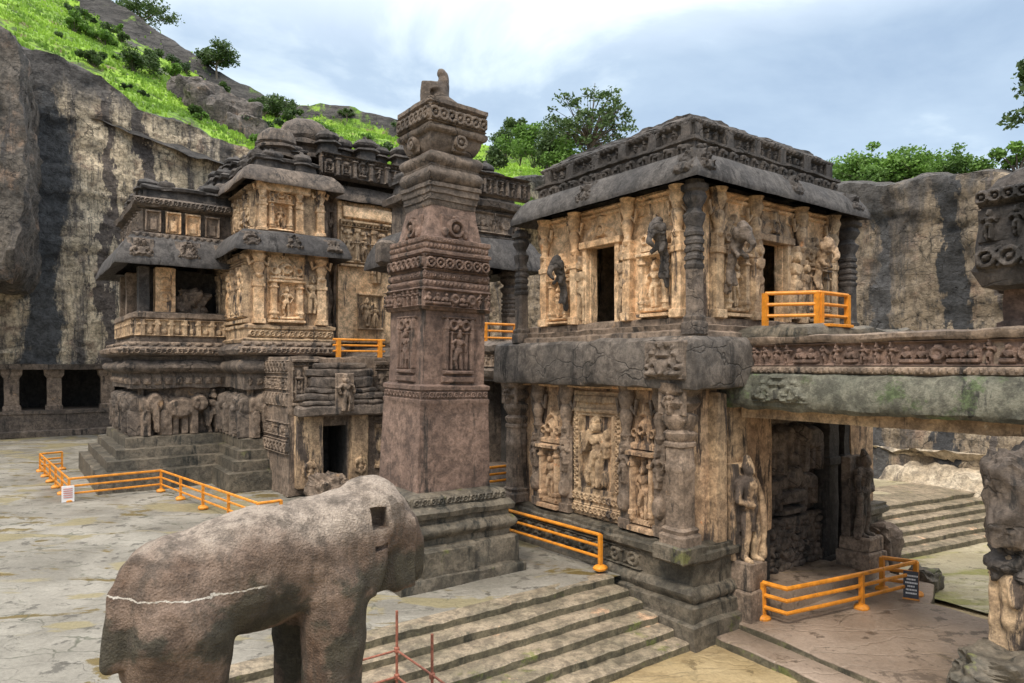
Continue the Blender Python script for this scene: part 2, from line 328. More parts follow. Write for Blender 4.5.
def offset_poly(poly, d):
    n = len(poly); out = []
    for i in range(n):
        p0, p1, p2 = np.array(poly[i - 1]), np.array(poly[i]), np.array(poly[(i + 1) % n])
        e1 = (p1 - p0) / np.linalg.norm(p1 - p0); e2 = (p2 - p1) / np.linalg.norm(p2 - p1)
        n1 = np.array([e1[1], -e1[0]]); n2 = np.array([e2[1], -e2[0]])
        k = 1 + n1 @ n2
        out.append(p1 + d * (n1 + n2) / max(k, 0.2))
    return out
def stack(mb, poly, prof, seg=0.4, rough=0.02, nsc=1.3, top=True, bottom=False):
    """moulded prism: prof = [(outward offset, z), ...] from the bottom up"""
    pr = [prof[0]]
    for (o1, z1) in prof[1:]:
        o0, z0 = pr[-1]; k = max(1, int(math.hypot(o1 - o0, z1 - z0) / (seg * 1.5)))
        for j in range(1, k + 1): pr.append((o0 + (o1 - o0) * j / k, z0 + (z1 - z0) * j / k))
    n = len(poly); cnt = []
    for i in range(n):
        L = np.linalg.norm(np.array(poly[(i + 1) % n]) - np.array(poly[i])); cnt.append(max(1, int(L / seg)))
    rows = []
    for (o, z) in pr:
        q = offset_poly(poly, o); ring = []
        for i in range(n):
            a, b = q[i], q[(i + 1) % n]
            for j in range(cnt[i]):
                w = a + (b - a) * j / cnt[i]; ring.append((w[0], w[1], z))
        rows.append(ring)
    m = len(rows[0]); V = np.array([p for r in rows for p in r])
    if rough:
        d = np.stack([fbm(V + k * 31.7, nsc, 3) for k in range(3)], 1) * rough + np.stack([fbm(V + k * 11.7, nsc * 3.7, 2) for k in range(3)], 1) * rough * .45
        V = V + d
    F = []
    for r in range(len(rows) - 1):
        for i in range(m):
            j = (i + 1) % m
            F.append((r * m + i, r * m + j, (r + 1) * m + j, (r + 1) * m + i))
    if top: F.append(tuple((len(rows) - 1) * m + i for i in range(m)))
    if bottom: F.append(tuple(reversed(range(m))))
    return mb.add(V, F)
def box(mb, c, x, y, z, lx, ly, lz, rough=0.0, bev=0.0):
    """box with base centre c, unit axes x,y,z and sizes"""
    c = np.array(c, float); V = []
    for k in (0, 1):
        for (i, j) in ((-.5, -.5), (.5, -.5), (.5, .5), (-.5, .5)):
            V.append(c + x * lx * i + y * ly * j + z * lz * k)
    return mb.add(V, [(3, 2, 1, 0), (4, 5, 6, 7), (0, 1, 5, 4), (1, 2, 6, 5), (2, 3, 7, 6), (3, 0, 4, 7)])
def bbox(mb, c, x, y, lx, ly, lz, rough=0.012, bev=0.03, seg=0.35):
    """stone block: bevelled, slightly uneven, base centre c, horizontal axes x,y"""
    c = np.array(c, float)
    poly = [tuple((c + x * lx * i + y * ly * j)[:2]) for (i, j) in ((-.5, -.5), (.5, -.5), (.5, .5), (-.5, .5))]
    z = c[2]
    return stack(mb, poly, [(-bev, z), (0, z + bev), (0, z + lz - bev), (-bev, z + lz)], seg, rough, 1.7, True, True)
def tube(mb, pts, r, n=8, r1=None, cap=True):
    pts = [np.array(p, float) for p in pts]; k = len(pts); V = []; F = []
    prev = None
    for i, p in enumerate(pts):
        if i == 0: d = pts[1] - p
        elif i == k - 1: d = p - pts[i - 1]
        else:
            d1 = p - pts[i - 1]; d2 = pts[i + 1] - p
            d = d1 / np.linalg.norm(d1) + d2 / np.linalg.norm(d2)
        d = d / np.linalg.norm(d)
        ref = prev if prev is not None else (ZV if abs(d[2]) < 0.9 else np.array([1.0, 0, 0]))
        s = np.cross(d, ref); s = s / np.linalg.norm(s); t = np.cross(s, d); prev = t
        rr = r if r1 is None else r + (r1 - r) * i / (k - 1)
        if isinstance(r, (list, tuple)): rr = r[i]
        for j in range(n):
            an = 2 * math.pi * j / n; V.append(p + rr * (math.cos(an) * s + math.sin(an) * t))
    for i in range(k - 1):
        for j in range(n):
            q = (j + 1) % n; F.append((i * n + j, i * n + q, (i + 1) * n + q, (i + 1) * n + j))
    if cap: F.append(tuple(reversed(range(n)))); F.append(tuple((k - 1) * n + j for j in range(n)))
    return mb.add(V, F)
def lathe(mb, c, prof, n=16, rough=0.0, sq=0.0, rot=0.0):
    """prof = [(r, z)], sq>0 squares the section; c is the base point"""
    V = []; F = []
    for (r, z) in prof:
        for j in range(n):
            an = 2 * math.pi * j / n + rot
            cx, sx = math.cos(an), math.sin(an)
            if sq: 
                k = (abs(cx) ** (2 + sq) + abs(sx) ** (2 + sq)) ** (-1 / (2 + sq)); lx, ly = cx * k, sx * k
                w = np.array(c) + r * (lx * BV + ly * AV) + np.array([0, 0, z])
            else: w = np.array(c) + np.array([r * cx, r * sx, z])
            V.append(w)
    m = len(prof)
    for i in range(m - 1):
        for j in range(n):
            q = (j + 1) % n; F.append((i * n + j, i * n + q, (i + 1) * n + q, (i + 1) * n + j))
    F.append(tuple((m - 1) * n + j for j in range(n))); F.append(tuple(reversed(range(n))))
    V = np.array(V)
    if rough: V = V + np.stack([fbm(V + k * 9.1, 2.5, 3) for k in range(3)], 1) * rough
    return mb.add(V, F)

# ------------------------------------------------------------------ carved relief: height fields on a wall frame
def relief(mb, org, xd, nd, w, h, fn, res=0.035, back=0.06, noise=0.012, zd=None):
    """org: lower-left corner on the wall, xd along it, nd outward"""
    zd = ZV if zd is None else zd
    nx, nz = max(4, int(w / res)), max(4, int(h / res))
    S, T = np.meshgrid(np.linspace(0, w, nx + 1), np.linspace(0, h, nz + 1))
    Hh = fn(S, T)
    W = org[None, None] + S[..., None] * xd + T[..., None] * zd
    if noise: Hh = Hh + noise * fbm(W.reshape(-1, 3), 4.0, 3).reshape(S.shape)
    Hh[0, :] = -back; Hh[-1, :] = -back; Hh[:, 0] = -back; Hh[:, -1] = -back
    V = (W + Hh[..., None] * nd).reshape(-1, 3)
    k = nx + 1; flip = np.dot(np.cross(xd, zd), nd) < 0; F = []
    for j in range(nz):
        for i in range(nx):
            q = (j * k + i, j * k + i + 1, (j + 1) * k + i + 1, (j + 1) * k + i)
            F.append(q[::-1] if flip else q)
    return mb.add(V, F)
def ell(S, T, cx, cy, rx, ry, d, ang=0.0):
    x, y = S - cx, T - cy
    if ang: x, y = x * math.cos(ang) + y * math.sin(ang), -x * math.sin(ang) + y * math.cos(ang)
    return d * np.minimum(1, 1.35 * np.sqrt(np.clip(1 - (x / rx) ** 2 - (y / ry) ** 2, 0, 1)))
def cap(S, T, x0, y0, x1, y1, r, d, r1=None):
    dx, dy = x1 - x0, y1 - y0; L = dx * dx + dy * dy + 1e-9
    t = np.clip(((S - x0) * dx + (T - y0) * dy) / L, 0, 1)
    rr = r if r1 is None else r + (r1 - r) * t
    q = ((S - x0 - t * dx) ** 2 + (T - y0 - t * dy) ** 2) / rr ** 2
    return d * np.minimum(1, 1.4 * np.sqrt(np.clip(1 - q, 0, 1)))
def rc(S, T, x0, x1, y0, y1, d, b=0.03):
    e = np.minimum(np.minimum(S - x0, x1 - S), np.minimum(T - y0, y1 - T))
    return d * np.clip(e / b, 0, 1)
def ring(S, T, cx, cy, r, w, d):
    q = (np.hypot(S - cx, T - cy) - r) / w
    return d * np.minimum(1, 1.4 * np.sqrt(np.clip(1 - q * q, 0, 1)))
def mxx(*a):
    r = a[0]
    for x in a[1:]: r = np.maximum(r, x)
    return r
def figure(S, T, cx, y0, h, d, rnd, arms=2):
    """carved standing or dancing figure"""
    hip = rnd.uniform(-.05, .05) * h; w = h * 0.1; k = rnd.choice((-1, 1))
    hx = cx + hip * 0.3
    r = mxx(ell(S, T, hx, y0 + .86 * h, .072 * h, .085 * h, d * 1.15),
            ell(S, T, hx, y0 + .965 * h, .055 * h, .075 * h, d * .9),
            ell(S, T, cx, y0 + .69 * h, .115 * h, .1 * h, d),
            ell(S, T, cx + hip * .5, y0 + .58 * h, .078 * h, .1 * h, d * .85),
            ell(S, T, cx + hip, y0 + .48 * h, .12 * h, .085 * h, d))
    kx = cx + hip + k * .10 * h
    r = mxx(r, cap(S, T, cx + hip - .05 * h * k, y0 + .45 * h, cx - .06 * h * k, y0 + .03 * h, .062 * h, d * .85, .042 * h))
    r = mxx(r, cap(S, T, cx + hip + .05 * h * k, y0 + .45 * h, kx, y0 + .25 * h, .062 * h, d, .052 * h), cap(S, T, kx, y0 + .25 * h, kx - .05 * h * k, y0 + .03 * h, .05 * h, d * .8, .04 * h))
    for q in range(arms):
        sd = -1 if q % 2 else 1
        ex, ey = cx + sd * (.17 + rnd.uniform(0, .06)) * h, y0 + (.6 + rnd.uniform(-.08, .1)) * h
        hx2, hy2 = ex + sd * rnd.uniform(-.12, .08) * h, ey + rnd.choice((-.16, .17)) * h
        r = mxx(r, cap(S, T, cx + sd * .1 * h, y0 + .74 * h, ex, ey, .04 * h, d * .8), cap(S, T, ex, ey, hx2, hy2, .033 * h, d * .75))
    return r
def seated(S, T, cx, y0, h, d, rnd):
    return mxx(ell(S, T, cx, y0 + .82 * h, .11 * h, .14 * h, d * 1.1), ell(S, T, cx, y0 + .5 * h, .19 * h, .23 * h, d),
               cap(S, T, cx - .28 * h, y0 + .16 * h, cx + .28 * h, y0 + .16 * h, .13 * h, d * .9),
               cap(S, T, cx + .17 * h, y0 + .62 * h, cx + .3 * h, y0 + .35 * h, .07 * h, d * .8), cap(S, T, cx - .17 * h, y0 + .62 * h, cx - .3 * h, y0 + .38 * h, .07 * h, d * .8))
def beast(S, T, cx, y0, h, d, k):
    """carved standing elephant or lion turned to one side (k = facing)"""
    return mxx(ell(S, T, cx - .1 * h * k, y0 + .62 * h, .42 * h, .26 * h, d), ell(S, T, cx + .33 * h * k, y0 + .72 * h, .2 * h, .22 * h, d * 1.15),
               ell(S, T, cx + .22 * h * k, y0 + .72 * h, .1 * h, .17 * h, d * 1.25),
               cap(S, T, cx + .45 * h * k, y0 + .66 * h, cx + .5 * h * k, y0 + .2 * h, .085 * h, d * .9, .05 * h),
               cap(S, T, cx + .2 * h * k, y0 + .5 * h, cx + .2 * h * k, y0 + .03 * h, .1 * h, d * .95), cap(S, T, cx - .36 * h * k, y0 + .5 * h, cx - .36 * h * k, y0 + .03 * h, .1 * h, d * .9),
               cap(S, T, cx + .02 * h * k, y0 + .45 * h, cx + .0 * h * k, y0 + .03 * h, .085 * h, d * .6), cap(S, T, cx - .18 * h * k, y0 + .45 * h, cx - .2 * h * k, y0 + .03 * h, .085 * h, d * .6))
def front_elephant(S, T, cx, y0, h, d):
    return mxx(ell(S, T, cx, y0 + .72 * h, .2 * h, .25 * h, d), ell(S, T, cx - .2 * h, y0 + .7 * h, .13 * h, .2 * h, d * .7), ell(S, T, cx + .2 * h, y0 + .7 * h, .13 * h, .2 * h, d * .7),
               cap(S, T, cx, y0 + .65 * h, cx + .04 * h, y0 + .12 * h, .09 * h, d * 1.15, .05 * h),
               cap(S, T, cx - .16 * h, y0 + .5 * h, cx - .16 * h, y0, .1 * h, d * .85), cap(S, T, cx + .16 * h, y0 + .5 * h, cx + .16 * h, y0, .1 * h, d * .85))
def niche_fn(w, h, rnd, d=0.2, fig=True):
    def fn(S, T):
        x = S - w / 2
        r = mxx(rc(x, T, -.47 * w, .47 * w, 0, .05 * h, d * 1.2), rc(x, T, -.43 * w, .43 * w, .05 * h, .10 * h, d * .8),
                rc(x, T, -.48 * w, .48 * w, .58 * h, .63 * h, d * 1.3), rc(x, T, -.42 * w, .42 * w, .63 * h, .69 * h, d * .8))
        for s in (-1, 1):
            r = mxx(r, cap(x, T, s * .33 * w, .10 * h, s * .33 * w, .56 * h, .085 * w, d), rc(x, T, s * .33 * w - .11 * w, s * .33 * w + .11 * w, .5 * h, .54 * h, d * 1.15), rc(x, T, s * .33 * w - .11 * w, s * .33 * w + .11 * w, .12 * h, .17 * h, d * 1.1))
            r = mxx(r, ring(x, T, s * .3 * w, .76 * h, .09 * w, .035 * w, d * .7))
        arch = ell(x, T, 0, .69 * h, .34 * w, .27 * h, d * .75) * (T > .66 * h)
        q = np.hypot(x / (.34 * w), (T - .69 * h) / (.27 * h))
        arch = arch * (0.75 + 0.35 * np.cos(q * 22))
        r = mxx(r, arch, ell(x, T, 0, .95 * h, .07 * w, .05 * h, d * .6), ring(x, T, 0, .79 * h, .11 * w, .04 * w, d))
        if fig: r = mxx(r, figure(x, T, 0, .1 * h, .44 * h, d * .8, rnd))
        return r
    return fn
def frieze_fn(w, h, rnd, d=0.08, step=None, kind='figures', rails=True):
    step = step or h * 0.55
    def fn(S, T):
        r = np.zeros_like(S)
        if rails: r = mxx(rc(S, T, 0, w, 0, h * .1, d * .9, .02), rc(S, T, 0, w, h * .9, h, d * .9, .02))
        n = max(1, int(w / step)); st = w / n
        for i in range(n):
            cx = (i + .5) * st; m = np.abs(S - cx) < st * 1.1
            if not m.any(): continue
            s, t = S[m], T[m]
            if kind == 'figures':
                c = rnd.random()
                if c < .6: g = figure(s, t, cx, h * .08, h * .84, d, rnd, 2)
                elif c < .85: g = seated(s, t, cx, h * .1, h * .72, d, rnd)
                else: g = mxx(rc(s, t, cx - st * .3, cx + st * .3, h * .1, h * .85, d * .7), ring(s, t, cx, h * .5, h * .2, h * .08, d))
            elif kind == 'beasts': g = beast(s, t, cx, h * .05, h * .8, d, rnd.choice((-1, 1)))
            elif kind == 'scroll':
                g = mxx(ring(s, t, cx, h * .5, h * .28, h * .09, d), ell(s, t, cx, h * .5, h * .12, h * .12, d), cap(s, t, cx - st * .5, h * .2, cx + st * .5, h * .8, h * .08, d * .7))
            elif kind == 'swag':
                g = mxx(ring(s, t, cx, h * .95, st * .42, h * .1, d) * (t < h * .95), ell(s, t, cx + st * .5, h * .5, h * .1, h * .4, d * 1.1), ell(s, t, cx - st * .5, h * .5, h * .1, h * .4, d * 1.1), ell(s, t, cx, h * .3, h * .1, h * .16, d))
            elif kind == 'balusters':
                g = mxx(cap(s, t, cx, h * .1, cx, h * .9, st * .2, d), rc(s, t, cx - st * .32, cx + st * .32, h * .62, h * .78, d * 1.1), ell(s, t, cx + st * .5, h * .3, st * .22, h * .2, d * .6))
            else: # teeth
                g = mxx(rc(s, t, cx - st * .36, cx + st * .36, h * .12, h * .88, d), ell(s, t, cx, h * .5, st * .2, h * .25, d * 1.4))
            r[m] = np.maximum(r[m], g)
        return r
    return fn
def band(name, mat, parent, u0, v0, u1, v1, z, h, kind, d, seed, res=0.035, step=None, nout=None, off=0.0):
    """frieze from (u0,v0) to (u1,v1) at height z; outward normal to the viewer's side"""
    p0, p1 = P(u0, v0, z), P(u1, v1, z); xd = p1 - p0; w = np.linalg.norm(xd); xd = xd / w
    nd = np.array([xd[1], -xd[0], 0]) if nout is None else nout
    mb = MB(); relief(mb, p0 + nd * off, xd, nd, w, h, frieze_fn(w, h, random.Random(seed), d, step, kind), res)
    return obj(name, mb, mat, parent)

def sculpt(name, parts, mat, parent, voxel=0.05, smooth=2, rough=0.01, cuts=(), nsc=3.0):
    """one continuous carved body from ellipsoids ('e', centre, radii, rotation) and tapered limbs ('c', p0, p1, r0, r1)"""
    bm = bmesh.new()
    for q in parts:
        if q[0] == 'e':
            M4 = Matrix.Translation(Vector(q[1])) @ (q[3] if len(q) > 3 else Matrix.Identity(4)) @ Matrix.Diagonal((*q[2], 1))
            bmesh.ops.create_icosphere(bm, subdivisions=3, radius=1, matrix=M4)
        elif q[0] == 'b':
            M4 = Matrix.Translation(Vector(q[1])) @ (q[3] if len(q) > 3 else Matrix.Identity(4)) @ Matrix.Diagonal((*q[2], 1))
            bmesh.ops.create_cube(bm, size=2, matrix=M4)
        else:
            p0, p1 = Vector(q[1]), Vector(q[2]); r0, r1 = q[3], q[4]; d = p1 - p0
            rot = d.to_track_quat('Z', 'Y').to_matrix().to_4x4()
            bmesh.ops.create_cone(bm, cap_ends=True, segments=20, radius1=r0, radius2=r1, depth=d.length, matrix=Matrix.Translation((p0 + p1) / 2) @ rot)
            for (p, r) in ((p0, r0), (p1, r1)): bmesh.ops.create_icosphere(bm, subdivisions=2, radius=r, matrix=Matrix.Translation(p))
    me = bpy.data.meshes.new(name); bm.to_mesh(me); bm.free()
    o = bpy.data.objects.new('sculpt_work', me); C.objects.link(o)
    m = o.modifiers.new('r', 'REMESH'); m.mode = 'VOXEL'; m.voxel_size = voxel
    if smooth:
        m = o.modifiers.new('s', 'SMOOTH'); m.factor = 0.5; m.iterations = smooth
    tmp = []
    for (cc, rr, rot) in cuts:
        b2 = bmesh.new(); bmesh.ops.create_cube(b2, size=2, matrix=Matrix.Translation(Vector(cc)) @ rot @ Matrix.Diagonal((*rr, 1)))
        m2 = bpy.data.meshes.new('cut'); b2.to_mesh(m2); b2.free(); co = bpy.data.objects.new('cut_work', m2); C.objects.link(co); tmp.append(co)
        m = o.modifiers.new('b', 'BOOLEAN'); m.object = co; m.operation = 'DIFFERENCE'; m.solver = 'EXACT'
    dg = bpy.context.evaluated_depsgraph_get(); dg.update()
    me2 = bpy.data.meshes.new_from_object(o.evaluated_get(dg))
    n = len(me2.vertices); co = np.empty(n * 3); me2.vertices.foreach_get('co', co); co = co.reshape(-1, 3)
    if rough: co = co + np.stack([fbm(co + k * 7.7, nsc, 4) for k in range(3)], 1) * rough
    F = [tuple(p.vertices) for p in me2.polygons]
    for x in tmp + [o]: bpy.data.objects.remove(x)
    return obj(name, (co.tolist(), F), mat, parent, True, 50)

# ------------------------------------------------------------------ ground
def sheet(name, pts, z, mat, kind='structure'):
    mb = MB(); mb.add([(p[0], p[1], z) for p in pts], [tuple(range(len(pts)))])
    o = obj(name, mb, mat, None, False); o['kind'] = kind; return o
def bumpy_sheet(name, u0, u1, v0, v1, z, mat, step=0.5, amp=0.03, sc=0.5, edge=None):
    nu, nv = int((u1 - u0) / step), int((v1 - v0) / step)
    U, V = np.meshgrid(np.linspace(u0, u1, nu + 1), np.linspace(v0, v1, nv + 1), indexing='ij')
    W = np.array([OX, OY, z])[None, None] + U[..., None] * AV + V[..., None] * BV
    n = fbm(W.reshape(-1, 3), sc, 4).reshape(U.shape) * amp
    W[..., 2] += n - amp
    F = [(i * (nv + 1) + j, i * (nv + 1) + j + 1, (i + 1) * (nv + 1) + j + 1, (i + 1) * (nv + 1) + j) for i in range(nu) for j in range(nv)]
    o = obj(name, (W.reshape(-1, 3).tolist(), [f[::-1] for f in F]), mat, None, True); o['kind'] = 'structure'; return o
ZL = -1.3                                      # lower court in front of the steps
sheet('ground', [(-900, -400), (900, -400), (900, 1500), (-900, 1500)], ZL - 0.12, M['low'])
bumpy_sheet('lower_court', -17, 2.6, -19, 2.0, ZL + 0.02, M['low'], 0.35, 0.035)
bumpy_sheet('side_court', -17, 2.6, 9.0, 27, ZL + 0.02, M['green_court'], 0.5, 0.05)
bumpy_sheet('courtyard', 2.35, 66, -62, 0.3, 0.0, M['court'], 0.5, 0.03)
bumpy_sheet('rear_side_courtyard', 3.6, 66, 6.0, 27, 0.0, M['green_court'], 0.5, 0.05)
mb = MB(); stack(mb, rect(2.32, 2.42, -62, -19.0), [(0, ZL - 0.1), (0, -0.01)], 0.8, 0.03); 
o = obj('courtyard_edge', mb, M['riser']); o['kind'] = 'structure'

# ------------------------------------------------------------------ the broad steps, left and right of the pavilion
US = [2.32, 1.72, 1.16, 0.60, 0.03, -0.53]; RISE = -ZL / 6
def steps(name, v0, v1, label, mt, mr, turn=0.0, back=0.5):
    t = thing(name, P(1.0, (v0 + v1) / 2, ZL), label, 'steps')
    for i in range(6):
        zt = -RISE * i; uf = US[i]; ub = US[i - 1] + 0.05 if i else uf + back
        # riser with a worn, slightly wavy nosing, then the tread
        n = int((v1 - v0) / 0.22); V = []; F = []
        for j in range(n + 1):
            v = v0 + (v1 - v0) * j / n
            q = P(uf, v, 0); w = fbm(np.array([[v * 0.9, i * 7.3, 2.0], [v * 3.1, i * 3.3, 9.0]]), 1.0, 3)
            uu = uf + 0.028 * w[0] + 0.02 * w[1]; dz = 0.010 * w[1] + 0.012 * w[0]
            V += [P(uu - 0.02, v, zt - RISE - 0.03), P(uu - 0.015, v, zt - 0.045 + dz), P(uu + 0.03, v, zt - 0.006 + dz), P((uu + ub) / 2, v, zt + 0.02 * fbm(np.array([[v * 1.7, i, 4.0]]))[0]), P(ub, v, zt - 0.004)]
        for j in range(n):
            a, b = j * 5, (j + 1) * 5
            F += [(a + k, a + k + 1, b + k + 1, b + k) for k in range(4)]
        Fr = [f for f in F if f[0] % 5 == 0]; Ft = [f for f in F if f[0] % 5 != 0]
        def sub(fs):
            ids = sorted({i for f in fs for i in f}); mp_ = {a: b for b, a in enumerate(ids)}
            return ([V[i] for i in ids], [tuple(mp_[i] for i in f) for f in fs])
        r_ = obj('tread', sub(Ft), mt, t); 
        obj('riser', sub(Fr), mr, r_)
    t.rotation_euler = (0, 0, turn)
    return t
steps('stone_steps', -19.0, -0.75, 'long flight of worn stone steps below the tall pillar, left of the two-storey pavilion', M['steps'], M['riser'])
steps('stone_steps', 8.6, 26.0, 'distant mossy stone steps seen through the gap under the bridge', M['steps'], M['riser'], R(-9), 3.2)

# pinkish landing in front of the passage, with two low steps down to the lower court
ZP = -0.93
def slab_edge(name, poly, z0, z1, mat, rough=0.03):
    mb = MB(); stack(mb, poly, [(0.02, z0), (0, z1 - 0.03), (-0.04, z1)], 0.3, rough, 1.5); o = obj(name, mb, mat); return o
q = [P(2.6, 1.0), P(-0.55, 1.25), P(-8.0, 0.35), P(-13, 0.1), P(-13, 6.4), P(-3.2, 7.4), P(-2.5, 9.4), P(1.4, 9.8)]
q = [tuple(x[:2]) for x in q]
o = slab_edge('landing', q[::1], ZL - 0.1, ZP, M['pinkfloor']); o['kind'] = 'structure'
q2 = [P(0.0, 0.3), P(-8.0, -0.35), P(-13, -0.6), P(-13, 0.6), P(-8, 0.8), P(0.0, 1.6)]
mb = MB(); stack(mb, q, [(0.03, ZL - .1), (0.014, ZP - .045)], .3, .03, 1.5, False); o = obj('landing_riser', mb, M['riser']); o['kind'] = 'structure'
o = slab_edge('landing_step', [tuple(x[:2]) for x in q2], ZL - 0.1, ZL + 0.19, M['pinkfloor']); o['kind'] = 'structure'
mb = MB(); stack(mb, [tuple(x[:2]) for x in q2], [(0.03, ZL - .1), (0.014, ZL + .15)], .3, .03, 1.5, False); o = obj('landing_step_riser', mb, M['riser']); o['kind'] = 'structure'

# ------------------------------------------------------------------ cliffs
def cliff(name, pts, mat, amp=1.0, step=0.8, depth=14, sc=0.16, ledge=0.5, topdrop=0.0, rag=0.8):
    """pts = [(x, y, zbottom, ztop)] along the foot; solid rock behind"""
    xy = np.array([p[:2] for p in pts], float); zb = np.array([p[2] for p in pts]); zt = np.array([p[3] for p in pts])
    d = np.r_[0, np.cumsum(np.linalg.norm(np.diff(xy, axis=0), axis=1))]; n = int(d[-1] / step)
    s = np.linspace(0, d[-1], n + 1)
    X, Y, B, T = (np.interp(s, d, q) for q in (xy[:, 0], xy[:, 1], zb, zt))
    T = T + fbm(np.stack([X, Y, X * 0 + 3], 1), 0.13, 5) * rag
    tx, ty = np.gradient(X), np.gradient(Y); L = np.hypot(tx, ty); nx, ny = ty / L, -tx / L      # outward
    m = int((T - B).max() / step); rows = []
    for j in range(m + 1):
        f = j / m; Z = B + (T - B) * f
        p = np.stack([X, Y, Z], 1)
        a = fbm(p * np.array([1, 1, 0.55]), sc, 5) * amp + (0.5 - np.abs(fbm(p * np.array([1, 1, 1.6]), 0.55, 4))) * 0.42 * amp + fbm(p * np.array([1, 1, 1.4]), 1.9, 3) * .10
        st = np.floor(Z / 3.1 + fbm(p, 0.12, 2) * 0.8) ; a = a + ledge * (_hash(st.astype(int), st.astype(int) * 3, st.astype(int) * 7) - 0.5)
        a = a - 0.02 * (Z - B)
        rows.append(np.stack([X + nx * a, Y + ny * a, Z], 1))
    for (bk, dz) in ((1.0, 0.25), (3.0, 0.6), (depth, 0.8 + topdrop)):
        e = rows[m]; rows.append(np.stack([e[:, 0] - nx * bk, e[:, 1] - ny * bk, T + dz + fbm(e, 0.5, 3) * 0.3], 1))
    V = np.concatenate(rows); k = n + 1
    F = [(r * k + i, r * k + i + 1, (r + 1) * k + i + 1, (r + 1) * k + i) for r in range(len(rows) - 1) for i in range(n)]
    o = obj(name, (V.tolist(), F), mat, None, True, 60); o['kind'] = 'structure'; return o

UB = 62.0
def back_top(px, py):
    # point of the back cliff plane at column px
    t = (px - 512) / FOC; v = (t * (OY + UB * AV[1]) - (OX + UB * AV[0])) / (BV[0] - t * BV[1])
    p = P(UB, v); return v, H - (py - 365) * p[1] / FOC
tops = [back_top(*q) for q in ((-260, -30), (0, 55), (40, 64), (70, 74), (100, 89), (150, 107), (200, 126), (250, 147), (330, 168), (420, 180), (620, 185), (900, 190))]
vs_, zs_ = [a for a, b in tops], [b for a, b in tops]
M['cliff_back'] = mat_cliff('stained_back_cliff', BV, [(2.6, 1.75, (0.068, 0.073, 0.08)), (-3.2, 0.9, (0.09, 0.085, 0.085)), (7.2, 0.5, (0.13, 0.11, 0.1)), (10.6, 0.6, (0.12, 0.105, 0.1))], (0.54, 0.455, 0.33), (0.70, 0.60, 0.45), (33.0, 37.0, 9.0))
pts = []
for v, z in zip(vs_, zs_):
    p = P(UB, v); pts.append((p[0], p[1], 6.4, z))
cliff('back_cliff', pts, M['cliff_back'], 0.75, 0.5, 6, 0.2, 0.55, -3.0, 1.9)
# pillared gallery cut under the back cliff
g = thing('rock_gallery', P(UB, -14, 0), 'dark rock-cut gallery with square pillars under the tall stained cliff', 'gallery')
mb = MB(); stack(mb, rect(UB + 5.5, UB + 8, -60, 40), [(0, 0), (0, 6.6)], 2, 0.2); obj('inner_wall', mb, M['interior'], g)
mb = MB(); stack(mb, rect(UB - 0.6, UB + 5.6, -60, 40), [(0.0, 6.0), (0.1, 6.45)], 1.2, 0.1, bottom=True); obj('ceiling_beam', mb, M['dark'], g)
mb = MB(); stack(mb, rect(UB - 0.6, UB + 6, -60, 40), [(0.4, 0), (0.4, 0.5), (0.1, 0.6), (0.1, 2.0), (0.2, 2.05), (0.2, 2.35)], 1.2, 0.06); obj('parapet', mb, M['dark'], g)
for k, v in enumerate((-33.5, -29.0, -24.3, -19.6, -15.3, -12.2, -8.0, -3.5, 1.0, 5.5)):
    mb = MB(); q = P(UB + 0.3, v, 2.35); stack(mb, rect(UB - 0.1, UB + 0.9, v - 0.55, v + 0.55), [(0.12, 2.35), (0.12, 2.7), (0, 2.8), (0, 5.2), (0.2, 5.5), (0.25, 6.1)], 0.5, 0.04); obj('pillar', mb, M['mid'], g)

# near dark buttress at the far left
mb = MB()
fp = [(-64, 47), (-36.3, 50.5), (-47.0, 69), (-80, 72)]
stack(mb, fp, [(-2.0, 12.6), (-.7, 13.0), (-0.1, 14), (0.1, 18), (0.0, 24), (-0.1, 29), (-.5, 31.2), (-2, 32.2), (-6, 33.5)], 0.45, 0.42, 0.75, True, True)
M['cliff_dark'] = mat_cliff('dark_weathered_cliff', BV, [(8.0, 1.0, (0.14, 0.12, 0.11))], (0.085, 0.08, 0.076), (0.17, 0.15, 0.13))
o = obj('cliff_buttress', mb, M['cliff_dark'], None, True, 60); o['kind'] = 'structure'
# cliff that closes the left side of the court (outside the frame except its reflected shade)
pts = [(P(u, -62)[0], P(u, -62)[1], 0, 30) for u in (62, 40, 20, 0)]
cliff('left_cliff', pts[::-1], M['cliff_dark'], 1.5, 2.0, 10)

# right cliff behind the pavilion and the bridge
VR = 25.0
def right_top(px, py):
    t = (px - 512) / FOC; u = (t * (OY + VR * BV[1]) - (OX + VR * BV[0])) / (AV[0] - t * AV[1])
    p = P(u, VR); return u, H - (py - 365) * p[1] / FOC
tt = sorted([right_top(*q) for q in ((800, 196), (826, 190), (868, 181), (905, 184), (940, 178), (1000, 172), (1100, 165), (1250, 140))])
pts = []
for u, z in [(52, tt[-1][1])] + tt[::-1] + [(-30, 15)]:
    p = P(u, VR); pts.append((p[0], p[1], -1.4, z))
M['cliff_right'] = mat_cliff('stained_side_cliff', AV, [(15.6, 0.62, (0.055, 0.057, 0.062)), (19.4, 0.7, (0.10, 0.10, 0.105)), (13.2, 0.22, (0.15, 0.13, 0.12))], (0.235, 0.19, 0.14), (0.36, 0.295, 0.22), (19.2, 21.2, 8.0))
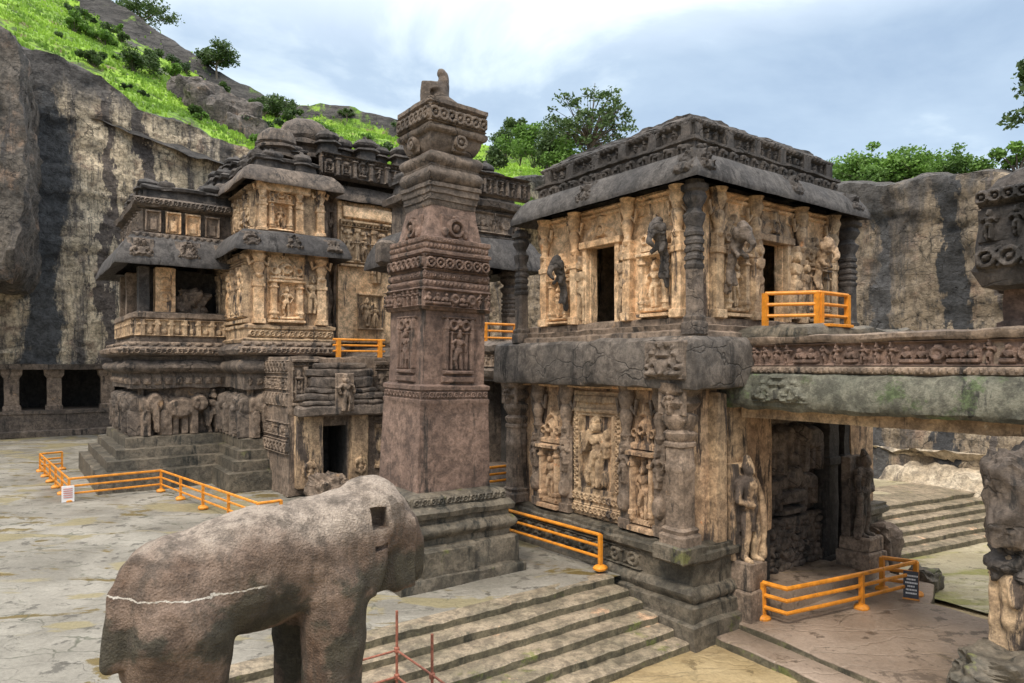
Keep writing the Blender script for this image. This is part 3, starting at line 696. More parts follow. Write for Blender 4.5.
# path direction reversed so that the rock faces the court
cliff('side_cliff', pts, M['cliff_right'], 0.6, 0.3, 14, 0.25, 0.45)
mb = MB()
foot = [tuple(P(u, v)[:2]) for u, v in ((-6, 24.0), (-6, 26), (26, 26), (26, 24.0), (18, 24.6), (12, 23.6), (7, 24.4), (2, 23.8), (-2, 24.4))]
stack(mb, foot, [(0.5, -1.6), (0.3, -.2), (0.1, 0.2), (-0.1, 0.7), (-.6, 1.1), (-1.2, 1.35), (-1.8, 1.9)], 0.35, 0.3, 0.8)
M['paleledge'] = stone('pale_ledge_rock', (0.42, 0.35, 0.26), (0.54, 0.47, 0.37), (0.22, 0.19, 0.16), sc=0.7, pale=(0.6, 0.56, 0.5))
o = obj('cliff_foot_ledge', mb, M['paleledge'], None, True, 60); o['kind'] = 'structure'

# ------------------------------------------------------------------ hillside above the back cliff
fr = [(-420, -150, 60), (-60, 20, 60), (40, 62, 60.5), (100, 86, 62), (150, 105, 64), (200, 124, 66), (250, 145, 69), (330, 167, 72), (420, 180, 76), (540, 186, 82), (620, 186, 88), (760, 192, 98), (1000, 196, 118)]
rg = [(-420, -290, 112), (-60, -110, 112), (40, -38, 113), (110, -2, 114), (165, 34, 115), (212, 69, 116), (262, 96, 117), (300, 104, 118), (350, 109, 120), (400, 122, 121), (450, 138, 122), (500, 150, 124), (560, 158, 126), (640, 178, 128), (720, 190, 130), (1000, 200, 150)]
pxs = np.arange(-420, 1001, 5.0); nt = 70
F0 = np.array([at(a, Y, b) for a, b, Y in fr]); R0 = np.array([at(a, Y, b) for a, b, Y in rg])
fx, rx = [q[0] for q in fr], [q[0] for q in rg]
F0 = F0 - np.array([0, 0, 3.2]); F0[:, 1] += 2.6
Fp = np.stack([np.interp(pxs, fx, F0[:, k]) for k in range(3)], 1); Rp = np.stack([np.interp(pxs, rx, R0[:, k]) for k in range(3)], 1)
rows, rock = [], []
for j in range(nt + 12):
    t = j / nt
    if t <= 1:
        p = Fp + (Rp - Fp) * t
        w = np.interp(pxs, [-60, 60, 110, 240, 300, 420], [0.98, 0.97, 0.935, 0.95, 0.98, 0.97])
        prof = np.where(t < w, t / w * (w - 0.1), (w - 0.1) + (t - w) / (1 - w) * (1.1 - w))
        p[:, 2] = Fp[:, 2] + (Rp[:, 2] - Fp[:, 2]) * prof
        rk = np.where(t > w, 0.62, 0.0) * np.interp(pxs, [-60, 100, 250, 300, 420, 520], [1, 1, 1, 0.9, 0.7, 0.3])
        n = fbm(p, 0.09, 5) + .5 * (0.5 - np.abs(fbm(p, 0.22, 4))); p[:, 2] += n * 1.5 * np.clip(t * 5 + .35, 0, 1) * (1 - .75 * t); p[:, 2] += np.where(t > w, .6, .35 if t < .3 else 0.0) * 1.6 * (0.45 - np.abs(fbm(p, 0.16, 5)))
        rk = rk + np.clip(fbm(p + 50, 0.10, 5) - 0.12, 0, 1) * 0.75
        rk = rk + np.clip(1.25 - t * (9 - 4 * np.interp(pxs, [60, 180, 260], [0, 1, .4])), 0, 0.75)
    else:
        p = Rp + (Rp - Fp) * np.array([1, 1, 0]) * (t - 1) * 3; p[:, 2] += -6 * (t - 1) + fbm(p, 0.09, 5) * 1.3; rk = pxs * 0
    rows.append(p); rock.append(rk)
HILL = np.array(rows)
V = np.concatenate(rows); k = len(pxs)
Fc = [(r * k + i, r * k + i + 1, (r + 1) * k + i + 1, (r + 1) * k + i) for r in range(len(rows) - 1) for i in range(k - 1)]
hill = obj('hillside', (V.tolist(), Fc), M['hill'], None, True, 70); hill['kind'] = 'structure'
a = hill.data.attributes.new('rock', 'FLOAT', 'POINT'); a.data.foreach_set('value', np.concatenate(rock).astype(np.float32))
def hill_at(px, t):
    """point of the hillside at column px, t = 0 at the cliff edge .. 1 at the ridge"""
    i = (px + 420) / 5.0; j = t * nt; i0 = int(min(max(i, 0), k - 2)); j0 = int(min(j, nt + 10))
    a, b = i - i0, j - j0
    return (HILL[j0, i0] * (1 - a) + HILL[j0, i0 + 1] * a) * (1 - b) + (HILL[j0 + 1, i0] * (1 - a) + HILL[j0 + 1, i0 + 1] * a) * b
# tufts of grass over the slope: one uncountable stuff
vv, ff = [], []
rk = np.array(rock)
for q in range(30000):
    px = random.uniform(-80, 640); t = random.uniform(0.03, 1.02)
    j, i = int(t * nt), int((px + 420) / 5)
    if rk[j, i] > 0.30 and random.random() < 0.97: continue
    p = hill_at(px, t); s = random.uniform(0.2, 0.5); 
    for b_ in range(3):
        an = random.uniform(0, 6.28); d = np.array([math.cos(an), math.sin(an), 0]) * s * 0.35; ln = np.array([random.uniform(-.3, .3), random.uniform(-.3, .3), random.uniform(.5, 1.0)]) * s
        o_ = len(vv); vv += [p - d - [0, 0, .1], p + d - [0, 0, .1], p + ln + d * 0.3, p + ln - d * 0.3]; ff.append((o_, o_ + 1, o_ + 2, o_ + 3))
o = obj('grass', (vv, ff), M['grass'], None, False); tag(o, 'bright green grass covering the slope above the cliff', 'grass', None, 'stuff')
# rock outcrop on the slope
def rock_lump(name, c, size, mat, seed, label=None, cat=None, sub=4, flat=0.55):
    bm = bmesh.new(); bmesh.ops.create_icosphere(bm, subdivisions=sub, radius=1)
    v = np.array([x.co[:] for x in bm.verts]); f = [tuple(x.index for x in q.verts) for q in bm.faces]; bm.free()
    v = np.sign(v) * np.abs(v) ** 0.55
    v = v * (1 + 0.26 * fbm(v + seed * 5.1, 1.9, 6))[:, None] * np.array(size)[None]
    v = v @ np.stack([BV, AV, ZV]) + np.array(c)
    o = obj(name, (v.tolist(), f), mat, None, True, 45)
    if label: tag(o, label, cat)
    return o
p0 = hill_at(213, 0.30)
M['outcrop'] = mat_cliff('dark_streaked_outcrop', BV, [], (0.07, 0.064, 0.062), (0.20, 0.175, 0.155))
for q, (px, t, s) in enumerate(((186, 0.50, (2.6, 2.5, 2.3)), (205, 0.44, (3.2, 2.6, 2.8)), (226, 0.40, (3.2, 2.6, 3.1)), (240, 0.34, (2.4, 2, 2.3)))):
    p = hill_at(px, t); o = rock_lump('hill_outcrop', p + [0, 0, 0.4], s, M['outcrop'], q + 3); o['kind'] = 'structure'

# ------------------------------------------------------------------ trees and shrubs
def leaf_cloud(vv, ff, centres, radii, n, size, rnd, flat=0.8):
    for c, r in zip(centres, radii):
        for _ in range(n):
            d = np.array([rnd.gauss(0, 1), rnd.gauss(0, 1), rnd.gauss(0, 1)]); d /= np.linalg.norm(d) + 1e-6
            p = np.array(c) + d * r * (rnd.random() ** 0.45) * np.array([1, 1, flat])
            a = np.array([rnd.gauss(0, 1), rnd.gauss(0, 1), rnd.gauss(0, .6)]); a /= np.linalg.norm(a)
            b = np.cross(a, np.array([rnd.gauss(0, 1), rnd.gauss(0, 1), rnd.gauss(0, 1)])); b /= np.linalg.norm(b) + 1e-6
            s = size * rnd.uniform(.6, 1.3); o_ = len(vv)
            vv += [p - a * s, p + b * s * .55, p + a * s, p - b * s * .55]; ff.append((o_, o_ + 1, o_ + 2, o_ + 3))
def tree(base, hgt, width, label, seed, mat='leaf', clumps=34, n=70, size=0.16, trunk=0.5, name='tree', cat='tree', group=None, lean=(0, 0), tr=None, clump_r=0.17, flat=0.7, fill=0):
    rnd = random.Random(seed); base = np.array(base, float)
    t = thing(name, base, label, cat, group)
    top = base + np.array([lean[0], lean[1], hgt * trunk]); r0 = tr or hgt * 0.03
    wood = MB()
    mid = (base + top) / 2 + np.array([rnd.uniform(-.04, .04) * hgt, 0, 0])
    tube(wood, [base - [0, 0, .6], mid, top], [r0 * 1.2, r0 * .9, r0 * .65], 8)
    cs, rs = [], []
    nl = max(5, clumps // 4)
    for i in range(nl):
        an = i * 2.4 + rnd.uniform(-.4, .4); el = math.asin(rnd.uniform(0.02, .98))
        st = base + (top - base) * rnd.uniform(.6, 1.0)
        rad = width * .5 * rnd.uniform(.78, 1.0)
        e_ = top + np.array([math.cos(an) * rad * math.cos(el), math.sin(an) * rad * math.cos(el), (hgt * (1 - trunk)) * math.sin(el) * rnd.uniform(.7, .95) + hgt * .02])
        m_ = (st + e_) / 2 + np.array([0, 0, rnd.uniform(-.02, .06) * hgt])
        tube(wood, [st, m_, e_], [r0 * .5, r0 * .3, r0 * .1], 5)
        for q in range(max(1, clumps // nl)):
            f = rnd.uniform(.45, 1.05); c = st + (e_ - st) * f + np.array([rnd.gauss(0, .5), rnd.gauss(0, .5), rnd.gauss(0, .35)]) * width * .11
            cs.append(c); rs.append(width * clump_r * rnd.uniform(.55, 1.15))
            if q % 2 == 0: tube(wood, [st + (e_ - st) * f * .7, c], [r0 * .16, r0 * .05], 4)
    for i in range(fill):
        z_ = rnd.uniform(-.25, 1); an = rnd.uniform(0, 6.283); q_ = math.sqrt(max(0, 1 - z_ * z_)); k_ = rnd.uniform(.72, 1.0)
        c = top + np.array([math.cos(an) * q_ * width * .5 * k_, math.sin(an) * q_ * width * .5 * k_, hgt * (1 - trunk) * .92 * z_ * k_])
        m_ = top + (c - top) * .55 + np.array([0, 0, .05 * hgt]); tube(wood, [top + (c - top) * .05, m_, c], [r0 * .28, r0 * .16, r0 * .05], 4)
        cs.append(c); rs.append(width * clump_r * rnd.uniform(.6, 1.2))
    obj('trunk', wood, M['bark'], t)
    vv, ff = [], []; leaf_cloud(vv, ff, cs, rs, n, size, rnd, flat)
    obj('crown', (vv, ff), M[mat], t, False)
    return t
def shrub(base, w, h, label, seed, mat='leaf_bright', n=420, size=0.16, group='shrubs on the slope'):
    rnd = random.Random(seed); t = thing('shrub', base, label, 'shrub', group); base = np.array(base, float)
    wood = MB(); cs, rs = [], []
    for i in range(9):
        an = rnd.uniform(0, 6.28); rad = rnd.uniform(0, .42) * w
        c = base + np.array([math.cos(an) * rad, math.sin(an) * rad, h * rnd.uniform(.3, .82)]); cs.append(c); rs.append(min(w, h) * rnd.uniform(.2, .36))
        tube(wood, [base - [0, 0, .3], (base + c) / 2 + [0, 0, .1 * h], c], [.05, .035, .015], 4)
    obj('stem', wood, M['bark'], t); vv, ff = [], []; leaf_cloud(vv, ff, cs, rs, n // 9 * 2, size, rnd, .85)
    obj('foliage', (vv, ff), M[mat], t, False); return t

p = hill_at(217, 0.98); tree(p, 6.6, 6.0, 'round-headed tree standing alone on the ridge above the dark rock outcrop', 3, 'leaf', 40, 90, .24, .42, clump_r=.2)
p = hill_at(128, 1.05); tree(p - [0, 0, .5], 7.5, 11.0, 'spreading tree cut by the top edge of the picture, above the grassy ridge', 5, 'leaf', 40, 80, .26, .5, lean=(3.4, 0), clump_r=.15)
p = hill_at(347, 0.98); tree(p, 2.9, 2.4, 'small lone tree on the skyline left of the tall pillar', 8, 'leaf', 14, 60, .2, .4, clump_r=.22)
p = hill_at(397, 0.95); tree(p, 4.2, 3.2, 'slender half-bare tree on the skyline just left of the pillar top', 9, 'leaf', 12, 40, .2, .45, clump_r=.2)
# big tree behind the pavilion roof
pb = hill_at(588, 0.42)
pb = at(588, 84, 186)
tree(pb, 12.8, 12.2, 'large open-crowned tree rising behind the left end of the pavilion roof', 21, 'leaf', 60, 30, .25, .42, fill=80, lean=(.2, 0), tr=.3, clump_r=.085, flat=.55)
# row of shrubs and low trees on the saddle right of the pillar
for q, (px, py, Y, w, h, mt) in enumerate(((492, 172, 92, 5, 3.4, 'leaf'), (506, 158, 104, 6, 4.5, 'leaf'), (520, 164, 92, 5.5, 5.2, 'leaf_bright'), (514, 140, 112, 3.5, 4.2, 'leaf'), (534, 166, 90, 6, 5.8, 'leaf_bright'), (548, 170, 86, 6, 5.4, 'leaf'), (562, 178, 82, 5, 5.0, 'leaf_bright'), (606, 184, 86, 6, 4.6, 'leaf'))):
    shrub(at(px, Y, py), w, h, ['dark low bush left on the saddle beside the pillar neck', 'broad dark bush on the saddle behind the bright grass', 'bright bushy shrub on the saddle in front of darker bushes', 'narrow bush topping the saddle skyline right of the pillar', 'tall bright shrub midway between the pillar and the large tree', 'dark shrub at the left foot of the large open-crowned tree', 'bright shrub under the large open-crowned tree', 'dark bush half hidden by the pavilion roof, right of the large tree'][q], 40 + q, mt, 900, .24, 'shrubs on the saddle')
for q, (px, t, w, h, mt, lb) in enumerate((
        (128, .55, 7, 3.2, 'leaf', 'wide dark green bush in the middle of the grassy slope'), (145, .62, 5, 2.8, 'leaf', 'dark green bush to the right of the widest bush on the slope'),
        (86, .42, 3.6, 2.0, 'leaf', 'low dark bush on the bright grass near the cliff edge'), (170, .66, 4, 2.2, 'leaf_bright', 'light green bush below the dark rock band of the ridge'),
        (262, .88, 5, 3.0, 'leaf', 'dense bush on the ridge right of the lone round tree'), (276, .93, 6, 4.0, 'leaf', 'tall dense bush on the ridge, largest of the ridge bushes'), (291, .9, 5, 3.0, 'leaf', 'dense bush at the right end of the ridge bushes'),
        (308, .7, 5, 2.6, 'leaf_bright', 'light shrub below the skyline above the round temple dome'), (325, .62, 5, 2.6, 'leaf_bright', 'pale shrub on the slope right of the round temple dome'),
        (222, .93, 3.4, 2.4, 'leaf', 'small bush at the foot of the lone round tree'), (70, .66, 5, 2.2, 'leaf_bright', 'light bush high on the slope beside the dark buttress'), (102, .70, 5, 2.4, 'leaf_bright', 'light bush just under the long rock band, left half of the slope'),
        (383, .6, 4, 2.2, 'leaf', 'dark bush on the slope beside the pillar capital'), (186, .30, 3, 1.6, 'leaf', 'small dark bush in front of the rock outcrop'), (255, .22, 3, 1.5, 'leaf_bright', 'little light bush at the cliff edge left of the temple dome'))):
    shrub(hill_at(px, t), w, h, lb, 70 + q, mt, 700, .22)
wd = ('ragged', 'rounded', 'low', 'spreading', 'scrubby'); srnd = random.Random(77)
for q in range(30):
    px = srnd.uniform(45, 480); t = srnd.uniform(.12, .95); w_ = srnd.uniform(1.2, 3.2)
    shrub(hill_at(px, t), w_, w_ * srnd.uniform(.45, .75), 'one of the many small scrub bushes dotted over the green slope', 200 + q, srnd.choice(('leaf', 'leaf_bright', 'leaf_dark')), 260, .17, 'scrub bushes dotted over the slope')
# trees along the top of the right cliff
for q, (px, py, Y, w, h, tk, lb) in enumerate(((852, 188, 49, 5.6, 2.3, .1, 'low tree at the left end of the row on top of the right cliff'), (872, 186, 47, 6.0, 2.6, .1, 'bushy tree second from the left on top of the right cliff'),
        (897, 188, 46, 6.4, 2.4, .1, 'bushy tree in the middle of the row on top of the right cliff'), (922, 184, 45, 6.0, 2.2, .1, 'wide bushy tree second from the right on top of the right cliff'), (950, 180, 43, 5.0, 1.5, .1, 'lowest sparse tree at the right end of the row on the cliff top'))):
    tree(at(px, Y, py), h, w, lb, 90 + q, 'leaf_bright', 64, 60, .12, tk, clump_r=.12, tr=.07)
tree(at(1060, 40, 168), 7.4, 6.2, 'leafy tree cut by the right edge of the picture above the dark carved wall', 120, 'leaf', 40, 70, .2, .45, clump_r=.15)
shrub(at(1018, 36, 172), 2.6, 1.5, 'bright shrub on the cliff top beside the dark carved wall at the right edge', 121, 'leaf_bright', 600, .13, 'shrubs on the cliff top')
# ------------------------------------------------------------------ shared temple pieces
NB = -BV      # outward normal of the faces that run along u
NA = -AV      # outward normal of the faces that run along v
def wall_panel(name, mat, parent, u, v, z, w, h, fn, face, res=0.035, noise=0.012, off=0.0):
    """relief panel centred on (u, v): face 'L' looks along -v, face 'F' looks along -u"""
    xd, nd = (AV, NB) if face == 'L' else (BV, NA)
    mb = MB(); relief(mb, P(u, v, z) - xd * w / 2 + nd * off, xd, nd, w, h, fn, res, 0.06, noise)
    return obj(name, mb, mat, parent)
def eave_prof(z0, z1, o0, o1, drop=0.16, k=6):
    """drooping curved eave: soffit, rounded lip, convex top"""
    pr = [(o1 - 0.05, z0 + 0.32), (o0 - 0.12, z0 + 0.05), (o0 - 0.02, z0), (o0, z0 + 0.10)]
    for i in range(1, k + 1):
        g = i / k; f = g * math.pi / 2; pr.append((o1 + (o0 - o1) * (.45 * math.cos(f) + .55 * (1 - g)), z0 + 0.10 + (z1 - z0 - 0.10) * (.45 * math.sin(f) + .55 * g)))
    return pr
def torus_prof(o, z0, z1, bulge, k=5):
    return [(o + bulge * math.sin(math.pi * i / k), z0 + (z1 - z0) * i / k) for i in range(k + 1)]
def medallion(name, mat, parent, u, v, z, w, h, face, off, d=0.14, tilt=None):
    sd = (u * 3.1 + v * 7.7) % 50
    def fn(S, T):
        x, y = (S - w / 2) / (w * .5), T / h
        m = np.clip((1 - np.abs(x) ** 1.5 - np.clip(y - .15, 0, 1) ** 1.4 * .95) * 3, 0, 1) * np.clip(y * 8, 0, 1)
        q = np.stack([np.abs(S - w / 2).ravel() + sd, T.ravel(), T.ravel() * 0], 1)
        n = np.abs(fbm(q, 5.5, 3)).reshape(S.shape)
        return mxx(d * m * (.25 + 1.5 * n), ell(S, T, w / 2, h * .32, w * .17, h * .22, d * 1.2) * (m > 0), ring(S, T, w * .3, h * .3, w * .09, w * .04, d) * (m > 0), ring(S, T, w * .7, h * .3, w * .09, w * .04, d) * (m > 0))
    xd, nd = (AV, NB) if face == 'L' else (BV, NA)
    zd = ZV if tilt is None else ZV * math.cos(tilt) - nd * math.sin(tilt)
    n2 = nd if tilt is None else nd * math.cos(tilt) + ZV * math.sin(tilt)
    mb = MB(); relief(mb, P(u, v, z) - xd * w / 2 + nd * off, xd, n2, w, h, fn, 0.03 if w < 1 else .045, 0.08, 0.0, zd)
    return obj(name, mb, mat, parent)
def bracket_pilaster(parent, u, v, face, z0, z1, w, mat, seed, d=0.26):
    xd, nd = (AV, NB) if face == 'L' else (BV, NA)
    c = P(u, v, 0); h = z1 - z0; mb = MB()
    bbox(mb, c + nd * d * .5 + ZV * z0, BV, AV, *( (d, w) if face == 'L' else (w, d)), h * .66, .015, .02, .3)
    bbox(mb, c + nd * d * .6 + ZV * z0, BV, AV, *((d * 1.3, w * 1.3) if face == 'L' else (w * 1.3, d * 1.3)), h * .07, .012, .02, .3)
    bbox(mb, c + nd * d * .55 + ZV * (z0 + h * .5), BV, AV, *((d * 1.2, w * 1.25) if face == 'L' else (w * 1.25, d * 1.2)), h * .05, .012, .02, .3)
    o = obj('pilaster', mb, mat, parent)
    cp = MB(); r = w * .5
    lathe(cp, c + nd * d * .7 + ZV * (z0 + h * .62), [(r * .7, 0), (r * 1.05, h * .03), (r * .75, h * .06), (r * .95, h * .10), (r * 1.25, h * .15), (r * 1.1, h * .19), (r * .8, h * .21), (r * 1.2, h * .25), (r * 1.55, h * .30), (r * 1.3, h * .34), (r * 1.7, h * .38)], 14, .015)
    for s in (-1, 1): tube(cp, [c + nd * d * .6 + ZV * (z0 + h * .86) + xd * s * w * .3, c + nd * d * .6 + ZV * (z0 + h * .80) + xd * s * w * .95, c + nd * d * .6 + ZV * (z0 + h * .9) + xd * s * w * 1.15], w * .2, 8)
    obj('capital', cp, mat, o)
    return o
def attached_figure(name, parent, c, nd, xd, h, mat, seed, lean=0.0):
    """lion or attendant bracket figure leaning out from a wall"""
    rnd = random.Random(seed); c = np.array(c, float); k = rnd.choice((-1, 1))
    def q(s, t, n): return tuple(c + xd * s * h + ZV * t * h + nd * (n * h + lean * t))
    parts = [('c', q(0, .0, .03), q(0, .45, .05), .05 * h, .07 * h), ('c', q(0, .45, .05), q(0, .78, .12), .07 * h, .11 * h), ('e', q(0, .86, .2), (.12 * h, .12 * h, .14 * h)), ('e', q(.0, .96, .16), (.09 * h, .09 * h, .08 * h)), ('c', q(0, .80, .3), q(.02 * k, .64, .40), .065 * h, .04 * h), ('c', q(.02 * k, .64, .40), q(.05 * k, .56, .34), .04 * h, .03 * h)]
    for s in (-1, 1): parts += [('e', q(.10 * s, .84, .14), (.06 * h, .06 * h, .10 * h)), ('c', q(.06 * s, .62, .1), q(.10 * s, .5, .22), .05 * h, .035 * h), ('c', q(.05 * s, .3, .04), q(.07 * s, .12, .1), .045 * h, .035 * h)]
    return sculpt(name, parts, mat, parent, .03, 1, .03, nsc=6)
def ring_column(parent, c, z0, z1, w, mat, cap_mat=None, name='column'):
    """heavy column: square foot, plain shaft, ringed and fluted upper half, cushion and bracket"""
    h = z1 - z0; c = np.array([c[0], c[1], 0.0]); mb = MB(); r = w / 2
    lathe(mb, c + ZV * z0, [(r * 1.5, 0), (r * 1.5, h * .07), (r * 1.25, h * .085), (r * 1.3, h * .11), (r * 1.05, h * .125), (r, h * .14), (r * .98, h * .42)], 20, .015, 5)
    o = obj(name, mb, mat, parent)
    cp = MB(); pr = [(r * 1.02, .42)]
    for i in range(5):
        a = .43 + i * .052; pr += [(r * 1.12, a), (r * 1.16, a + .022), (r * 1.0, a + .03), (r * .96, a + .046)]
    pr += [(r * .9, .70), (r * 1.2, .74), (r * 1.3, .775), (r * .85, .80), (r * .8, .82), (r * 1.15, .85), (r * 1.4, .885), (r * 1.15, .92), (r * 1.6, .935), (r * 1.6, .965), (r * 1.2, .97), (r * 1.1, 1.0)]
    lathe(cp, c + ZV * z0, [(a, b * h) for a, b in pr], 22, .018, 2.0)
    obj('capital', cp, cap_mat or mat, o)
    return o

# ------------------------------------------------------------------ two-storey pavilion
PV = thing('pavilion', P(3.3, 3.7, ZL), 'two-storey carved pavilion with ochre upper walls and dark drooping eave, right of the tall pillar', 'temple')
LOW = rect(0, 8.3, 0, 10.4)
mb = MB()
prof = [(1.0, ZL - .15), (1.0, -0.72), (.86, -0.66), (.86, -0.28), (.72, -0.22)] + torus_prof(.66, -0.2, 0.18, .14) + [(.6, .2), (.5, .24), (.5, .86), (.62, .9), (.78, .98), (.78, 1.14), (.66, 1.2), (.66, 1.3), (.2, 1.36)]
stack(mb, [tuple(P(u, v)[:2]) for u, v in ((0, 0), (0, 2.2), (1.6, 2.2), (1.6, 9.4), (0, 9.4), (0, 10.4), (8.3, 10.4), (8.3, 0))], [(a_ * .55, z_) for a_, z_ in prof], .25, .05, 1.1)
stack(mb, rect(.35, 1.0, .3, 2.0), prof, .25, .06, 1.2); obj('plinth', mb, M['base'], PV)
band('plinth_frieze', M['base'], PV, 8.3, -.27, 1.6, -.27, .24, .62, 'scroll', .10, 3, .04, .7, NB)
# lower walls
mb = MB(); stack(mb, [tuple(P(u, v)[:2]) for u, v in ((0, 0), (0, 3.9), (1.0, 3.9), (1.0, 8.8), (0, 8.8), (0, 10.4), (8.3, 10.4), (8.3, 0))], [(0, 1.2), (0, 5.95)], .4, .03, 1.0); obj('lower_wall', mb, M['clay'], PV)
# dark recess of the front passage goes down to the landing
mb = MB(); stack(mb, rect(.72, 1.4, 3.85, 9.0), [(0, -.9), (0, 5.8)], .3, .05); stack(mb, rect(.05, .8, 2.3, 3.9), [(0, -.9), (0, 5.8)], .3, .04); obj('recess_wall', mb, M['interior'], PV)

# over-hanging slab between the storeys
mb = MB()
stack(mb, rect(0, 7.55, 0, 10.0), [(.2, 5.72), (.7, 5.74), (.86, 5.78), (.9, 5.88), (.92, 6.3), (.88, 6.9), (.84, 7.08), (.7, 7.18), (.1, 7.22)], .2, .055, .9); obj('slab', mb, M['slab'], PV)
medallion('slab_ornament', M['dark'], PV, 0.2, -.86, 5.98, 1.5, 1.1, 'L', .08, .16)
# ledge above the slab
mb = MB(); stack(mb, rect(0, 7.0, 0, 8.2), [(.55, 7.1), (.55, 7.32), (.38, 7.38), (.42, 7.52), (.2, 7.56), (.2, 7.74), (.05, 7.78)], .3, .04); obj('upper_plinth', mb, M['mid'], PV)
mb = MB(); stack(mb, rect(-2.5, -.4, 1.7, 8.2), [(.05, 7.0), (.12, 7.25), (.05, 7.45), (-.1, 7.52)], .3, .07, 1.2); obj('front_ledge', mb, M['base'], PV)

# upper storey: walls with door openings (left face, front face)
UPZ0, UPZ1 = 7.7, 11.55
DL, DF = (2.9, 4.15, 7.75, 10.25), (3.2, 4.5, 7.75, 10.25)
def wall_with_door(name, parent, mat, p_uv, length, face, d0, d1, zd1, z0, z1, thick=.3):
    xd, nd = (AV, NB) if face == 'L' else (BV, NA)
    o = P(*p_uv, 0); mb = MB()
    for (s0, s1, a, b) in ((0, d0, z0, z1), (d1, length, z0, z1), (d0, d1, zd1, z1)):
        bbox(mb, o + xd * (s0 + s1) / 2 - nd * thick / 2 + ZV * a, BV, AV, *((thick, s1 - s0) if face == 'L' else (s1 - s0, thick)), b - a, .02, 0.0, .35)
    return obj(name, mb, mat, parent)
wall_with_door('upper_side_wall', PV, M['warm'], (0, 0), 6.6, 'L', DL[0], DL[1], DL[3], UPZ0, UPZ1)
wall_with_door('upper_front_wall', PV, M['warm'], (0, 0.5), 7.2, 'F', DF[0] - .5, DF[1] - .5, DF[3], UPZ0, UPZ1)
mb = MB(); stack(mb, rect(6.1, 6.6, .5, 7.7), [(0, UPZ0), (0, UPZ1)], .6, .02); stack(mb, rect(0.5, 6.1, 7.2, 7.7), [(0, UPZ0), (0, UPZ1)], .6, .02); obj('upper_rear_walls', mb, M['tan'], PV)
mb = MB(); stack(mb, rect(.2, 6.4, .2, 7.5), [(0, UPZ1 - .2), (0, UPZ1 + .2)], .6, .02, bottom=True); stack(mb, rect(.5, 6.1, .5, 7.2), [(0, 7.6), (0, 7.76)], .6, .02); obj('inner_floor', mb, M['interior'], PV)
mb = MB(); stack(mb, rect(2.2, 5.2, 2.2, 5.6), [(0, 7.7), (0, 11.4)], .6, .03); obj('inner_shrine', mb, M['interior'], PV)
# door frames (jambs, lintel, arched carving)
def door_frame(parent, uv, face, d0, d1, z0, z1, mat, seed):
    xd, nd = (AV, NB) if face == 'L' else (BV, NA)
    c = P(*uv, 0); mb = MB()
    for s in (d0 - .12, d1 + .12):
        bbox(mb, c + xd * s + nd * .08 + ZV * z0, BV, AV, *((.2, .18) if face == 'L' else (.18, .2)), z1 - z0, .01, .02, .3)
    bbox(mb, c + xd * (d0 + d1) / 2 + nd * .1 + ZV * (z1 - .02), BV, AV, *((.3, d1 - d0 + .62) if face == 'L' else (d1 - d0 + .62, .3)), .22, .01, .02, .3)
    o = obj('door_frame', mb, mat, parent)
    w = d1 - d0 + .9
    def fn(S, T):
        x = S - w / 2; q = np.hypot(x / (w * .5), T / .62)
        r = np.where(q < 1, .16 * (1 - q) ** .4 * (.75 + .35 * np.cos(q * 17)), 0)
        return mxx(r, ell(x, T, 0, .62, .16, .2, .2), ring(x, T, 0, .32, .17, .06, .2), ell(x, T, 0, .3, .1, .14, .22))
    mb = MB(); relief(mb, c + xd * ((d0 + d1) / 2 - w / 2) + ZV * (z1 + .18) + nd * .03, xd, nd, w, .8, fn, .03); obj('door_arch', mb, mat, o)
    return o
door_frame(PV, (0, 0), 'L', DL[0], DL[1], DL[2], DL[3], M['warm'], 1)
door_frame(PV, (0, 0), 'F', DF[0], DF[1], DF[2], DF[3], M['tan'], 2)
# bracket pilasters
for (u, w) in ((.35, .32), (2.3, .30), (4.75, .30), (6.35, .32)): bracket_pilaster(PV, u, 0, 'L', 7.75, 11.5, w, M['warm'], int(u * 10))
for (v, w) in ((.95, .34), (2.75, .32), (5.25, .32), (7.2, .34)): bracket_pilaster(PV, 0, v, 'F', 7.75, 11.5, w, M['tan'], int(v * 10) + 7)
# niches with shrine fronts
rnd = random.Random(5)
wall_panel('niche', M['warm'], PV, 1.25, 0, 7.8, 1.35, 3.1, niche_fn(1.35, 3.1, rnd, .26), 'L', .03)
wall_panel('niche', M['warm'], PV, 5.6, 0, 7.8, 1.15, 2.5, niche_fn(1.15, 2.5, rnd, .26), 'L', .03)
wall_panel('niche', M['tan'], PV, 0, 1.85, 7.8, 1.3, 3.1, niche_fn(1.3, 3.1, rnd, .26), 'F', .03)
wall_panel('niche', M['tan'], PV, 0, 6.3, 7.8, 1.45, 2.9, niche_fn(1.45, 2.9, rnd, .28), 'F', .03)
# flower-arch reliefs high on the walls and the beam under the eave
for (u, w) in ((1.25, 1.5), (3.5, 2.1), (5.6, 1.2)):
    def arch(S, T, w=w):
        x = S - w / 2
        return mxx(ring(x, T, -w * .42, .2, .2, .05, .07), ring(x, T, w * .42, .2, .2, .05, .07), rc(S, T, 0, w, .34, .46, .1), rc(S, T, 0, w, .5, .62, .14))
    wall_panel('beam_relief', M['warm'], PV, u, 0, 10.88, w, .64, arch, 'L', .03)
for (v, w) in ((1.85, 1.4), (4.0, 2.1), (6.3, 1.7)):
    def arch(S, T, w=w):
        x = S - w / 2
        return mxx(ring(x, T, -w * .42, .2, .2, .05, .07), ring(x, T, w * .42, .2, .2, .05, .07), rc(S, T, 0, w, .34, .46, .1), rc(S, T, 0, w, .5, .62, .14))
    wall_panel('beam_relief', M['warm'], PV, 0, v, 10.88, w, .64, arch, 'F', .03)
